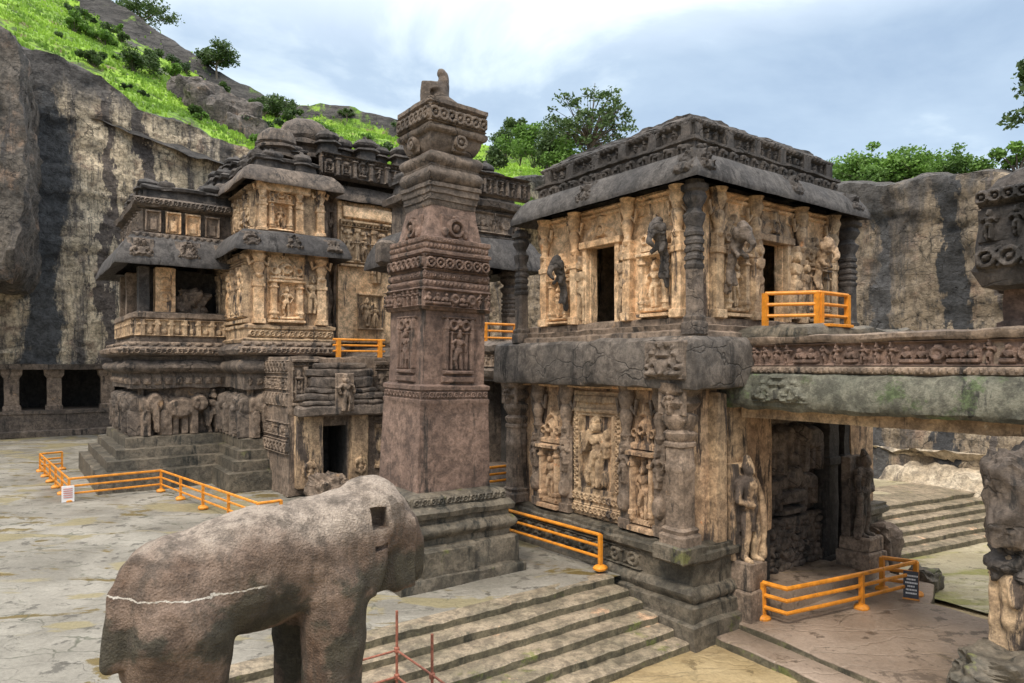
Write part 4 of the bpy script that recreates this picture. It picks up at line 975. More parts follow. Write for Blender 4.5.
# guardian reliefs beside doors, lion brackets
for i, (u, h) in enumerate(((2.55, 2.3), (4.5, 2.2))):
    wall_panel('door_guardian', M['tan'], PV, u, 0, 7.85, .62, h, (lambda hh, sd: lambda S, T: figure(S, T, .31, 0, hh * .98, .26, random.Random(sd)))(h, 31 + i), 'L', .03)
for i, (v, h) in enumerate(((2.85, 2.4), (4.9, 2.4), (5.45, 2.0))):
    wall_panel('door_guardian', M['tan'], PV, 0, v, 7.85, .62, h, (lambda hh, sd: lambda S, T: figure(S, T, .31, 0, hh * .98, .28, random.Random(sd)))(h, 41 + i), 'F', .03, off=.06)
attached_figure('beast_bracket', PV, P(5.0, -.3, 8.3), NB, AV, 1.7, M['black'], 3, .2)
attached_figure('beast_bracket', PV, P(.55, -.35, 8.7), NB, AV, 1.8, M['black'], 4, .2)
attached_figure('beast_bracket', PV, P(-.3, 1.15, 8.5), NA, BV, 1.9, M['dark'], 6, .25)
attached_figure('beast_bracket', PV, P(-.25, 5.9, 8.7), NA, BV, 1.8, M['tan'], 8, .2)
# dark free columns on the corners
ring_column(PV, P(-.32, -.28), 7.25, 11.5, .40, M['dark'], M['black'])
ring_column(PV, P(7.35, -.45), 7.2, 11.3, .38, M['dark'], M['black'])
ring_column(PV, P(-.2, 8.15), 7.4, 11.5, .5, M['black'], M['black'])
mb = MB(); bbox(mb, P(.6, 7.95, 7.6), BV, AV, .4, 1.2, 3.7, .02); obj('side_return', mb, M['warm'], PV)

# drooping stone eave and parapet roof
mb = MB(); stack(mb, rect(0, 6.5, 0, 7.45), eave_prof(11.42, 12.28, .92, .44), .22, .014, 1.4); ev = obj('eave', mb, M['eave'], PV)
for (u, v, f) in ((-.4, 0, 'L'), (3.6, 0, 'L'), (0, 4.0, 'F'), (0, 7.6, 'F')):
    medallion('eave_ornament', M['black'], ev, u if f == 'L' else 0, v if f == 'F' else 0, 11.52, .8, .75, f, .84, .12, R(18))
medallion('eave_ornament', M['black'], ev, 0, -.35, 11.52, .8, .8, 'F', .86, .14, R(18))
roof_prof = [(.46, 12.1), (.5, 12.22), (.38, 12.28), (.36, 12.62), (.46, 12.66), (.46, 12.74), (.2, 12.78), (.16, 13.12), (.28, 13.16), (.32, 13.26), (.24, 13.34), (.1, 13.38), (.06, 13.46), (-.15, 13.52)]
RF = rect(.1, 6.2, .1, 6.95)
mb = MB(); stack(mb, RF, roof_prof, .2, .04, 1.8); rf = obj('parapet_roof', mb, M['black'], PV)
band('roof_frieze', M['black'], rf, 6.5, -.26, -.26, -.26, 12.24, .44, 'beasts', .14, 12, .03, .5, NB)
band('roof_frieze', M['black'], rf, -.26, -.26, -.26, 7.3, 12.24, .44, 'beasts', .14, 13, .03, .5, NA)
band('roof_panels', M['black'], rf, 6.4, -.08, -.06, -.08, 12.76, .42, 'figures', .12, 14, .03, .36, NB)
band('roof_panels', M['black'], rf, -.08, -.06, -.08, 7.1, 12.76, .42, 'figures', .12, 15, .03, .36, NA)
band('roof_beads', M['black'], rf, 6.4, -.2, -.2, -.2, 13.14, .2, 'teeth', .05, 16, .03, .2, NB)
band('roof_beads', M['black'], rf, -.2, -.2, -.2, 7.2, 13.14, .2, 'teeth', .05, 17, .03, .2, NA)
for i in range(6):
    for (u, v) in ((.0 + i * 1.22, -.1), (-.1, .0 + i * 1.38)):
        mb = MB(); bbox(mb, P(u, v, 12.3), BV, AV, .32, .32, .92, .03, .04, .12); obj('roof_pier', mb, M['black'], rf)
mb = MB()
stack(mb, rect(.15, 6.15, .15, 6.9), [(.12, 13.3), (.16, 13.42), (.06, 13.52), (-.1, 13.56), (-.12, 13.66), (-.35, 13.72)], .16, .05, 2.4); obj('roof_coping', mb, M['black'], rf)

# lower storey, side facing the court
wz = 1.38
def pot_pilaster(parent, u, v, face, z0, z1, w, mat, d=.3, figure_seed=None):
    xd, nd = (AV, NB) if face == 'L' else (BV, NA)
    c = P(u, v, 0) + nd * d * .55; h = z1 - z0; r = w / 2; mb = MB()
    lathe(mb, c + ZV * z0, [(r * 1.45, 0), (r * 1.45, h * .06), (r * 1.2, h * .075), (r * 1.3, h * .10), (r, h * .115), (r, h * .45), (r * 1.06, h * .46), (r * 1.06, h * .49), (r * .98, h * .5), (r * .98, h * .6), (r * 1.12, h * .61), (r * 1.12, h * .63), (r * .95, h * .64)], 20, .015, 4)
    o = obj('pilaster', mb, mat, parent); cp = MB()
    lathe(cp, c + ZV * z0, [(r * .95, h * .64), (r * 1.15, h * .66), (r * 1.25, h * .69), (r * .9, h * .71), (r * 1.05, h * .73), (r * 1.35, h * .77), (r * 1.3, h * .8), (r * .85, h * .82), (r * 1.3, h * .85), (r * 1.5, h * .88), (r * 1.2, h * .92), (r * 1.6, h * .95), (r * 1.7, h)], 20, .02, 1.5)
    obj('capital', cp, mat, o)
    if figure_seed is not None:
        w2, h2 = w * 1.5, h * .17
        mb = MB(); relief(mb, c + nd * r * 1.15 - xd * w2 / 2 + ZV * (z0 + h * .8), xd, nd, w2, h2, lambda S, T: figure(S, T, w2 / 2, 0, h2 * .95, .16, random.Random(figure_seed), 4), .03); obj('capital_figure', mb, mat, o)
    return o
mb = MB(); bbox(mb, P(.12, -.38, .95), BV, AV, 1.0, 1.05, .47, .03, .05, .2); obj('pilaster_block', mb, M['base'], PV)
pot_pilaster(PV, .12, -.08, 'L', wz, 5.9, .66, M['mid'], .5, 5)
pot_pilaster(PV, 7.9, -.05, 'L', wz, 5.85, .62, M['mid'], .4, 6)
for (u, w) in ((.95, .38), (2.35, .36), (5.15, .38), (6.7, .36)):
    pl = bracket_pilaster(PV, u, 0, 'L', wz, 5.8, w, M['mid'], 3)
    wall_panel('pilaster_figure', M['mid'], pl, u, 0, wz + .5, .6, 2.1, (lambda sd: lambda S, T: mxx(figure(S, T, .3, .9, 1.15, .2, random.Random(sd)), ell(S, T, .3, .35, .22, .34, .2)))(int(u * 7)), 'L', .03, off=.25)
# three framed reliefs: niche, large dancing figure, niche
wall_panel('niche', M['clay'], PV, 1.65, 0, wz, 1.15, 3.9, niche_fn(1.15, 3.9, random.Random(8), .34), 'L', .03)
wall_panel('niche', M['clay'], PV, 6.0, 0, wz, 1.25, 3.6, niche_fn(1.25, 3.6, random.Random(9), .34), 'L', .03)
def dancer_panel(S, T, w=2.3, h=4.2):
    x = S - w / 2; rnd = random.Random(21)
    r = mxx(rc(S, T, 0, w, 0, h, .12, .04) * (1 - (rc(x, T, -w * .33, w * .33, .95, h * .80, 1, .02) > .5)), rc(S, T, 0, w, h * .82, h * .86, .2), rc(S, T, .1, w - .1, h * .90, h * .96, .22))
    sc_ = frieze_fn(w, .34, random.Random(2), .12, .2, 'scroll')
    r = mxx(r, np.where((T > .5) & (T < .84), sc_(S, np.clip(T - .5, 0, .34)) + .08, 0), np.where((T > .1) & (T < .44), sc_(S, np.clip(T - .1, 0, .34)) + .08, 0))
    for s in (-1, 1):
        for i in range(16): r = mxx(r, ring(x, T, s * w * .42, 1.05 + i * .155, .055, .03, .2) )
        r = mxx(r, cap(x, T, s * w * .34, .95, s * w * .34, h * .8, .04, .2))
    r = mxx(r, figure(x, T, 0, 1.05, 2.25, .32, rnd, 8), ell(x, T, -.35, 1.35, .16, .3, .2), ell(x, T, .4, 1.4, .15, .36, .2), ell(x, T, .4, 2.7, .14, .22, .18), ell(x, T, -.42, 2.75, .14, .2, .18))
    for i in range(5): r = mxx(r, ell(x, T, (i - 2) * .22, 3.86, .1, .13, .24))
    return r
wall_panel('dancer_relief', M['tan'], PV, 3.75, 0, wz, 2.3, 4.2, dancer_panel, 'L', .028)
mb = MB(); bbox(mb, P(4.1, -.1, 5.66), BV, AV, .5, 8.0, .24, .03, .04, .3); obj('cornice', mb, M['warm'], PV)
# front of the lower storey: pale pier, damp corner pedestals, lotus-pond relief
mb = MB(); bbox(mb, P(.1, 1.95, -.9), BV, AV, .9, .5, 6.4, .03, .04); obj('front_pier', mb, M['tan'], PV)
mb = MB(); bbox(mb, P(-.08, .95, 1.2), BV, AV, .42, .5, 4.4, .03, .04); obj('front_pier', mb, M['tan'], PV)
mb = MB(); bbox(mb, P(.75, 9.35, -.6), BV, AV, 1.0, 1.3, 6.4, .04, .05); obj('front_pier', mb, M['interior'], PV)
def lotus(S, T, w=3.4, h=1.75):
    r = np.zeros_like(S); rnd = random.Random(4)
    for j in range(8):
        for i in range(13):
            cx, cy = (i + .5 * (j % 2)) * w / 12, j * h / 8 + .12
            m = (np.abs(S - cx) < .25) & (np.abs(T - cy) < .2)
            r[m] = np.maximum(r[m], ell(S[m], T[m], cx + rnd.uniform(-.10, .10), cy + rnd.uniform(-.06, .06), rnd.uniform(.12, .22), rnd.uniform(.08, .16), rnd.uniform(.08, .18), rnd.uniform(-.9, .9)))
    return r
wall_panel('lotus_pond_relief', M['dark'], PV, .7, 5.75, -.4, 3.4, 1.75, lotus, 'F', .03, off=.3)
def gaja(S, T, w=3.4, h=3.4):
    return mxx(seated(S, T, 1.55, .35, 1.9, .5, random.Random(1)), beast(S, T, .6, 1.5, 1.7, .45, 1), beast(S, T, 2.6, 1.5, 1.7, .45, -1), beast(S, T, .6, .3, 1.2, .35, 1), beast(S, T, 2.6, .3, 1.2, .35, -1), rc(S, T, .9, 2.3, .05, .3, .4), rc(S, T, 0, w, 3.1, 3.35, .3))
wall_panel('elephant_goddess_relief', M['dark'], PV, .7, 5.75, 1.35, 3.4, 3.4, gaja, 'F', .035, off=.08)
for v in (7.75, 8.75):
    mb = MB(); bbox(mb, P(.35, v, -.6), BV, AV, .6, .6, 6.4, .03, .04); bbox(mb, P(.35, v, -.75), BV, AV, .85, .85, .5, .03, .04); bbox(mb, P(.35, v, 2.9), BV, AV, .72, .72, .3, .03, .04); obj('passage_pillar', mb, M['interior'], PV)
mb = MB(); stack(mb, rect(-1.0, 1.2, 2.75, 9.3), [(.1, -1.2), (.05, -.5), (0, -.38)], .3, .04); obj('passage_floor', mb, M['pinkfloor'], PV)

# guardian statues either side of the passage, on block pedestals
def guardian(c, h, label, k, mat, pedmat, ph, pw):
    t = thing('guardian_statue', c, label, 'statue', 'guardian statues at the passage'); c = np.array(c, float)
    mb = MB(); bbox(mb, c, BV, AV, pw, pw, ph * .55, .03, .05); bbox(mb, c + ZV * ph * .54, BV, AV, pw * .86, pw * .86, ph * .46, .03, .05); obj('pedestal', mb, pedmat, t)
    b = c + ZV * (ph - .02) - NA * .1
    def q(s, z, n): return tuple(b + BV * s * h * k + ZV * z * h + NA * n * h)
    parts = [('c', q(.02, .62, .06), q(-.01, .72, .06), .10, .0) if False else ('c', q(.015, .60, .05), q(-.02, .74, .06), .085 * h, .105 * h), ('c', q(-.075, .755, .05), q(.05, .775, .05), .055 * h, .055 * h),
             ('c', q(-.015, .78, .06), q(-.02, .84, .07), .04 * h, .036 * h), ('e', q(-.025, .875, .08), (.055 * h, .06 * h, .07 * h)), ('c', q(-.025, .91, .07), q(-.02, 1.0, .05), .06 * h, .035 * h), ('e', q(-.024, .862, .135), (.012 * h, .016 * h, .018 * h)),
             ('c', q(.03, .52, .05), q(.0, .56, .05), .10 * h, .09 * h), ('c', q(.075, .50, .05), q(.085, .27, .085), .068 * h, .05 * h), ('c', q(.085, .27, .085), q(.075, .03, .06), .052 * h, .036 * h), ('c', q(.08, .025, .08), q(.09, .015, .15), .032 * h, .024 * h),
             ('c', q(-.025, .50, .05), q(-.055, .27, .07), .068 * h, .05 * h), ('c', q(-.055, .27, .07), q(-.06, .03, .05), .05 * h, .035 * h), ('c', q(-.06, .025, .07), q(-.075, .015, .14), .032 * h, .024 * h),
             ('c', q(-.125, .755, .05), q(-.175, .60, .06), .043 * h, .036 * h), ('c', q(-.175, .60, .06), q(-.07, .555, .13), .035 * h, .028 * h), ('e', q(-.05, .55, .14), (.03 * h, .03 * h, .028 * h)),
             ('c', q(.10, .77, .05), q(.165, .64, .07), .043 * h, .036 * h), ('c', q(.165, .64, .07), q(.17, .48, .11), .035 * h, .028 * h), ('c', q(.17, .48, .11), q(.18, .03, .08), .035 * h, .05 * h),
             ('c', q(-.09, .53, .07), q(.11, .51, .07), .035 * h, .035 * h), ('c', q(.0, .5, .11), q(.01, .3, .10), .03 * h, .022 * h), ('b', q(.02, .47, -.06), (.17 * h, .055 * h, .47 * h), Matrix.Rotation(TH, 4, 'Z'))]
    sculpt('body', parts, mat, t, .035, 2, .012, nsc=6)
    return t
guardian(P(-.5, 1.85, ZP - .1), 3.0, 'tan guardian statue on block pedestal, left of the dark passage under the bridge', 1, M['tan'], M['mid'], 1.75, .95)
guardian(P(-.9, 7.75, -.4), 2.85, 'dark guardian statue on square block, right of the passage under the bridge', -1, M['dark'], M['mid'], 1.05, 1.15)
rock_lump('boulder', P(-.35, 10.0, -.35), (.6, .75, 1.0), M['mid'], 33, 'brown block-like boulder behind the dark guardian statue', 'rock')
rock_lump('boulder', P(-2.0, 9.9, -1.05), (.45, .45, .45), M['base'], 34, 'low dark boulder beside the rail end in front of the mossy court', 'rock')

# ------------------------------------------------------------------ bridge from the pavilion towards the viewer's right
BR = thing('stone_bridge', P(-4.5, 4.8, 4.9), 'massive stone bridge with a figure frieze and mossy bulging edge, leading right from the pavilion', 'bridge')
mb = MB(); stack(mb, rect(-16, -.3, 1.9, 7.4), [(0, 4.86), (0, 5.3), (.1, 5.4)], .4, .02, bottom=True); obj('soffit_beam', mb, M['tan'], BR)
mb = MB(); stack(mb, rect(-16, -.3, 1.9, 7.4), [(.05, 5.22), (.50, 5.16), (.62, 5.28), (.66, 5.5), (.62, 5.9), (.48, 6.12), (.3, 6.18)], .25, .055, 1.1); obj('slab', mb, M['greenish'], BR)
medallion('slab_ornament', M['greenish'], BR, -1.9, 1.28, 5.35, 1.8, .8, 'L', .02, .14)
mb = MB(); stack(mb, rect(-16, -.3, 1.8, 7.4), [(.2, 6.12), (.3, 6.2), (.3, 6.3), (.12, 6.34), (.08, 6.4), (.08, 6.95), (.22, 6.98), (.28, 7.06), (.28, 7.16), (.1, 7.2)], .3, .035, 1.4); obj('parapet', mb, M['mid'], BR)
band('figure_frieze', M['brown'], BR, -.75, 1.70, -12, 1.70, 6.36, .62, 'figures', .15, 61, .028, .34, NB)
band('bead_frieze', M['mid'], BR, -.75, 1.5, -12, 1.5, 6.16, .2, 'teeth', .06, 62, .03, .16, NB)

# ------------------------------------------------------------------ gate wall at the right edge
GT = thing('gate_tower', P(-8.5, 3.0, ZL), 'dark carved rock of the gate tower at the right edge of the picture', 'gate')
mb = MB(); stack(mb, [tuple(P(u, v)[:2]) for u, v in ((-7.6, 2.6), (-7.6, 9), (-14, 9), (-14, 2.6))][::-1], [(0, ZL), (0, 4.9)], .4, .08, .8); obj('lower_wall', mb, M['mid'], GT)
def blob_rock(name, c, size, mat, parent, seed, sub=5, amp=.25):
    bm = bmesh.new(); bmesh.ops.create_icosphere(bm, subdivisions=sub, radius=1)
    v = np.array([x.co[:] for x in bm.verts]); f = [tuple(x.index for x in q.verts) for q in bm.faces]; bm.free()
    v = np.sign(v) * np.abs(v) ** .62; v = v * (1 + amp * fbm(v + seed * 3.3, 2.2, 5))[:, None] * np.array(size)
    v = v @ np.stack([BV, AV, ZV]) + np.array(c); return obj(name, (v.tolist(), f), mat, parent, True, 50)


c = at(1024, 13.6, 497); blob_rock('carved_corner', c, (.62, .6, .95), M['dark'], GT, 3)
c = at(1030, 13.7, 560); blob_rock('carved_corner', c, (.62, .6, .5), M['black'], GT, 5)
c = at(1016, 13.2, 672); blob_rock('foot_rock', c + [0.1, 0, -.25], (1.1, .9, .55), M['base'], GT, 9, 5, .3)
c = at(978, 13.0, 678); blob_rock('foot_rock', c + [0.15, 0, -.5], (.75, .6, .42), M['base'], GT, 12, 5, .3)
gb = at(1008, 13.7, 655)
def gq(s, z, n): return tuple(gb + BV * s + ZV * z + NA * n)
sculpt('corner_figure', [('c', gq(.05, .1, .1), gq(0, .75, .1), .13, .2), ('c', gq(0, .7, .1), gq(0, 1.2, .1), .22, .2), ('c', gq(0, 1.15, .1), gq(.02, 1.5, .1), .24, .28), ('e', gq(-.04, 1.85, .12), (.17, .18, .22)), ('c', gq(-.2, 1.5, .1), gq(-.25, 1.1, .18), .1, .08), ('c', gq(-.25, 1.1, .18), gq(0, .95, .25), .08, .07), ('c', gq(.25, .1, .1), gq(.2, .8, .1), .14, .2), ('b', gq(.3, .95, -.12), (.34, .22, 1.05), Matrix.Rotation(TH, 4, 'Z'))], M['tan'], GT, .04, 2, .015, nsc=5)
up = [at(976, 15.0, z=0)[:2], at(1100, 13.2, z=0)[:2], at(1200, 18, z=0)[:2], at(1010, 20, z=0)[:2]]
mb = MB(); stack(mb, [tuple(q) for q in up], [(-.5, 8.1), (-.15, 8.22), (0, 8.45), (.04, 9.2), (-.1, 9.9), (-.35, 10.35), (-.6, 10.6), (-1.0, 10.75)], .25, .16, 1.2, True, True); obj('upper_wall', mb, M['black'], GT)
p0, p1 = np.array([*up[0], 8.35]), np.array([*up[1], 8.35]); xd = (p1 - p0) / np.linalg.norm(p1 - p0); nd = np.array([xd[1], -xd[0], 0])
for zz_, hh_, kk_ in ((.05, .62, 'scroll'), (.7, .75, 'figures'), (1.48, .4, 'scroll')):
    mb = MB(); relief(mb, p0 + xd * .02 + nd * .02 + ZV * zz_, xd, nd, 2.6, hh_, frieze_fn(2.6, hh_, random.Random(int(hh_ * 100)), .16, hh_ * .6, kk_, False), .028, .12, .03); obj('upper_relief', mb, M['black'], GT)
gc = [at(1003, 15.6, z=0)[:2], at(1120, 14.2, z=0)[:2], at(1200, 18, z=0)[:2], at(1030, 20, z=0)[:2]]
mb = MB(); stack(mb, [tuple(q) for q in gc], [(.1, 7.0), (.1, 7.35), (0, 7.4), (0, 8.3)], .3, .04); obj('upper_pier', mb, M['brown'], GT)

# ------------------------------------------------------------------ tall free-standing pillar
PU, PVV = 6.69, -4.58
pl = thing('victory_pillar', P(PU, PVV, 0), 'tall reddish brown carved square pillar with lion finial on a stepped moulded base', 'pillar')
def prect(h, h2=None): return rect(PU - h, PU + h, PVV - h, PVV + h)
mb = MB()
stack(mb, prect(1.28), [(.90, -.1), (.90, .30), (.86, .34), (.73, .35), (.70, 1.08), (.66, 1.13), (.50, 1.15), (.50, 1.32)] + torus_prof(.52, 1.34, 1.76, .16) + [(.46, 1.78), (.46, 1.92), (.58, 1.96), (.62, 2.12), (.5, 2.24), (.40, 2.26), (.38, 2.52), (.3, 2.58), (.06, 2.62)], .25, .03, 1.6)
ba = obj('base', mb, M['base'], pl)
for fc in 'LF':
    if fc == 'F': band('base_frieze', M['base'], ba, PU - 1.66, PVV - 1.66, PU - 1.66, PVV + 1.66, 2.26, .28, 'scroll', .07, 3, .03, .26, NA)
    else: band('base_frieze', M['base'], ba, PU + 1.66, PVV - 1.66, PU - 1.66, PVV - 1.66, 2.26, .28, 'scroll', .07, 4, .03, .26, NB)
mb = MB(); bbox(mb, P(PU - 2.0, PVV - .6, -.02), BV, AV, 1.7, .3, 1.1, .02, .03); obj('base_offset', mb, M['base'], ba)
mb = MB(); stack(mb, prect(1.28), [(.02, 2.58), (-.06, 5.2), (-.04, 5.24), (-.04, 5.34), (-.08, 5.37), (-.08, 5.62), (-.03, 5.65), (-.03, 5.76), (-.17, 5.82), (-.19, 8.1)], .2, .014, 1.8); sh = obj('shaft', mb, M['brown'], pl)
for (fc, a) in (('F', NA), ('L', NB)):
    z = 5.38
    if fc == 'F': band('shaft_band', M['brown'], sh, PU - 1.2, PVV - 1.18, PU - 1.2, PVV + 1.18, z, .24, 'scroll', .06, 8, .022, .2, NA)
    else: band('shaft_band', M['brown'], sh, PU + 1.18, PVV - 1.2, PU - 1.18, PVV - 1.2, z, .24, 'scroll', .06, 9, .022, .2, NB)
def shaft_niche(S, T, w=1.25, h=2.25):
    x = S - w / 2; r = mxx(rc(x, T, -.6, .6, .0, .22, .12), rc(x, T, -.55, .55, .26, .40, .16), rc(x, T, -.62, .62, 1.95, 2.05, .1))
    for s in (-1, 1): r = mxx(r, cap(x, T, s * .46, .45, s * .46, 1.9, .075, .13), rc(x, T, s * .46 - .1, s * .46 + .1, 1.62, 1.72, .14), cap(x, T, s * .27, .45, s * .27, 1.55, .05, .09))
    r = mxx(r, figure(x, T, 0, .42, 1.2, .15, random.Random(3)), ring(x, T, -.22, 1.78, .13, .05, .13), ring(x, T, .22, 1.78, .13, .05, .13), ell(x, T, 0, 1.85, .12, .12, .16), rc(x, T, -.5, .5, 1.5, 1.58, .1))
    return r
wall_panel('shaft_niche', M['brown'], sh, PU - 1.10, PVV + .12, 5.86, 1.25, 2.2, shaft_niche, 'F', .025)
wall_panel('shaft_niche', M['brown'], sh, PU - .1, PVV - 1.10, 5.86, 1.25, 2.2, shaft_niche, 'L', .025)
mb = MB(); stack(mb, prect(1.15), [(.02, 8.06), (.07, 8.1), (.07, 8.72), (.02, 8.76), (.05, 8.8), (.05, 8.94), (-.02, 8.98), (.03, 9.02), (.03, 9.2), (-.02, 9.24), (.0, 9.74), (.05, 9.78), (.05, 9.86), (-.02, 9.9), (-.02, 10.1), (.03, 10.14), (.03, 10.26), (-.1, 10.3)], .15, .012, 1.8); fz = obj('frieze_block', mb, M['brown'], pl)
for (z, h, kd, d, st, o) in ((8.14, .56, 'figures', .14, .30, 1.215), (8.78, .18, 'teeth', .05, .14, 1.19), (9.02, .17, 'scroll', .05, .16, 1.175), (9.26, .46, 'scroll', .13, .30, 1.145), (9.90, .2, 'teeth', .06, .13, 1.14), (10.13, .12, 'teeth', .04, .1, 1.16)):
    band('frieze', M['brown'], fz, PU - o, PVV - o, PU - o, PVV + o, z, h, kd, d, 5, .025, st, NA)
    band('frieze', M['brown'], fz, PU + o, PVV - o, PU - o, PVV - o, z, h, kd, d, 6, .025, st, NB)
mb = MB(); stack(mb, prect(.9), [(.10, 10.22), (.06, 10.4), (-.06, 11.0), (-.11, 11.34)], .2, .025, 1.7); bl = obj('tapered_neck', mb, M['brown'], pl)
def medal(S, T, w=1.0, h=.75):
    x, y = S - w / 2, T - .34
    return mxx(ring(x, y, 0, 0, .24, .06, .13), ell(x, y, 0, 0, .13, .13, .14), ell(x, y, -.36, -.16, .12, .16, .09), ell(x, y, .36, -.16, .12, .16, .09), ell(x, y, 0, .32, .12, .07, .1))
wall_panel('medallion', M['brown'], bl, PU - .95, PVV, 10.3, 1.0, .75, medal, 'F', .025)
wall_panel('medallion', M['brown'], bl, PU, PVV - .95, 10.3, 1.0, .75, medal, 'L', .025)
mb = MB(); stack(mb, prect(.9), [(-.10, 11.28), (-.08, 11.32), (-.08, 11.46), (-.04, 11.48), (-.04, 11.66), (.0, 11.68), (.0, 11.86), (.05, 11.88), (.05, 12.0), (-.08, 12.03)] + torus_prof(-.04, 12.05, 12.48, .13) + [(-.03, 12.5), (-.03, 12.54)] + torus_prof(-.05, 12.55, 12.95, .13) + [(-.18, 12.97), (-.2, 13.05)], .14, .02, 1.8)
ca = obj('capital', mb, M['dark'], pl)
mb = MB(); stack(mb, prect(.9), [(-.2, 13.0), (-.14, 13.06), (-.06, 13.2), (.0, 13.36), (.02, 13.5), (.12, 13.53), (.17, 13.6), (.17, 13.7), (.11, 13.74), (.11, 14.32), (.16, 14.36), (.16, 14.48), (.05, 14.52), (-.2, 14.56)], .14, .02, 1.8); cb = obj('capital_block', mb, M['dark'], pl)
o_ = 1.02
band('capital_frieze', M['dark'], cb, PU - o_, PVV - o_, PU - o_, PVV + o_, 13.76, .54, 'scroll', .10, 15, .022, .27, NA)
band('capital_frieze', M['dark'], cb, PU + o_, PVV - o_, PU - o_, PVV - o_, 13.76, .54, 'scroll', .10, 16, .022, .27, NB)
for fc, (u, v) in (('F', (PU - .93, PVV + .1)), ('L', (PU + .1, PVV - .93))):
    wall_panel('bowl_medallion', M['dark'], cb, u, v, 13.02, .5, .52, lambda S, T: mxx(ring(S, T, .25, .3, .17, .06, .14), ell(S, T, .25, .3, .1, .1, .14)), fc, .025)
c0 = P(PU, PVV, 14.5) + np.array([-.16, 0, 0])
def fq(s, z): return tuple(c0 + np.array([s, 0, z]))
sculpt('lion_finial', [('b', tuple(c0 + np.array([-.25, 0, .32])), (.12, .22, .36)), ('b', tuple(c0 + np.array([-.12, 0, .62])), (.2, .22, .10)), ('c', fq(.05, .1), fq(.16, .6), .27, .16), ('c', fq(.16, .6), fq(.18, .92), .16, .12), ('c', fq(.2, .2), fq(.42, .1), .24, .2), ('c', fq(.42, .1), fq(.6, .02), .18, .1), ('e', fq(.12, .98), (.13, .14, .12)), ('b', fq(.05, .03), (.5, .34, .08))], M['dark'], pl, .04, 2, .02, nsc=4)
fin = bpy.data.objects['lion_finial']; fin.data.transform(Matrix.Translation(Vector((0, 0, 14.5))) @ Matrix.Scale(1.3, 4) @ Matrix.Translation(Vector((0, 0, -14.5))))
pl.rotation_euler = (0, R(1.4), 0)

# ------------------------------------------------------------------ the elephant
E0 = np.array([-5.48, 9.2, 0.3])
m, t, b = ntree('worn_elephant_stone'); p = n_pos(t)
sxyz = t.nodes.new('ShaderNodeSeparateXYZ'); t.links.new(p, sxyz.inputs[0]); zz = sxyz.outputs['Z']
ds = t.nodes.new('ShaderNodeVectorMath'); ds.operation = 'DOT_PRODUCT'; t.links.new(p, ds.inputs[0]); ds.inputs[1].default_value = tuple(BV)
s_ = n_math(t, 'SUBTRACT', ds.outputs['Value'], float(E0 @ BV))
col = n_mix(t, n_rng(t, n_noise(t, p, 1.1, 7, 0.65, .3), .36, .64), (.125, .086, .064), (.215, .158, .125))
col = n_mix(t, n_rng(t, n_noise(t, n_map(t, p, (1, 1, .6), (7, 1, 3)), 1.3, 6, .65), .52, .68), col, (.13, .083, .058))
wz_ = n_math(t, 'ADD', zz, n_math(t, 'MULTIPLY', n_noise(t, n_map(t, p, (1, 1, .5), (1, 8, 3)), 1.0, 6, .65), 1.2))
# tone by height: pale pinkish top, then brown, then dark greenish patches lower down
col = n_mix(t, n_rng(t, wz_, 4.25, 4.75), col, (.345, .29, .245))
dk = n_math(t, 'MULTIPLY', n_rng(t, wz_, 3.8, 4.05, 1, 0), n_rng(t, n_noise(t, n_map(t, p, (1, 1, 1.4), (5, 5, 9)), .8, 5, .6), .46, .54))
col = n_mix(t, n_math(t, 'MULTIPLY', dk, .9), col, (.05, .048, .034))
# pale lime seam along the flank
ln = n_math(t, 'SUBTRACT', zz, n_math(t, 'ADD', n_math(t, 'MULTIPLY', s_, -.06), n_math(t, 'ADD', 3.22, n_math(t, 'MULTIPLY', n_noise(t, p, 1.6, 5, .6), .28))))
lm = n_rng(t, n_math(t, 'ABSOLUTE', ln), .006, .014, 1, 0)
lm = n_math(t, 'MULTIPLY', lm, n_rng(t, s_, 1.75, 1.95, 1, 0))
fine = n_noise(t, p, 34, 4, .7)
col = n_mix(t, .4, col, n_mix(t, n_rng(t, fine, .35, .65), (.55, .55, .55), (1.3, 1.3, 1.3)), 'MULTIPLY')
chip = n_noise(t, n_map(t, p, (1, 1, 1.3)), 2.6, 9, .78)
col = n_mix(t, .8, col, n_mix(t, n_rng(t, chip, .40, .58), (.48, .46, .44), (1.25, 1.23, 1.2)), 'MULTIPLY')
vst = n_noise(t, n_map(t, p, (2.2, 2.2, .25), (3, 3, 3)), 1.0, 7, .7)
col = n_mix(t, n_math(t, 'MULTIPLY', n_rng(t, vst, .52, .62), .65), col, (.075, .06, .048))
col = n_mix(t, lm, col, (.56, .52, .46))
t.links.new(col, b.inputs['Base Color']); b.inputs['Roughness'].default_value = .9
vv_ = t.nodes.new('ShaderNodeTexVoronoi'); vv_.inputs['Scale'].default_value = 30; t.links.new(p, vv_.inputs['Vector'])
h_ = n_math(t, 'ADD', n_math(t, 'ADD', chip, n_math(t, 'MULTIPLY', fine, .35)), n_math(t, 'MULTIPLY', vv_.outputs['Distance'], .3))
n_bump(t, b, h_, 1.0, .09)
M['elephant'] = m
el = thing('elephant_statue', E0, 'large weathered stone elephant statue with broken trunk standing in the left foreground', 'statue')
def eq(s, n, z): return tuple(E0 * [1, 1, 0] + BV * s + AV * n + ZV * z)
RZ = Matrix.Rotation(TH, 4, 'Z')
def ee(s, n, z, r, ty=0): return ('e', eq(s, n, z), r, RZ @ Matrix.Rotation(ty, 4, 'Y'))
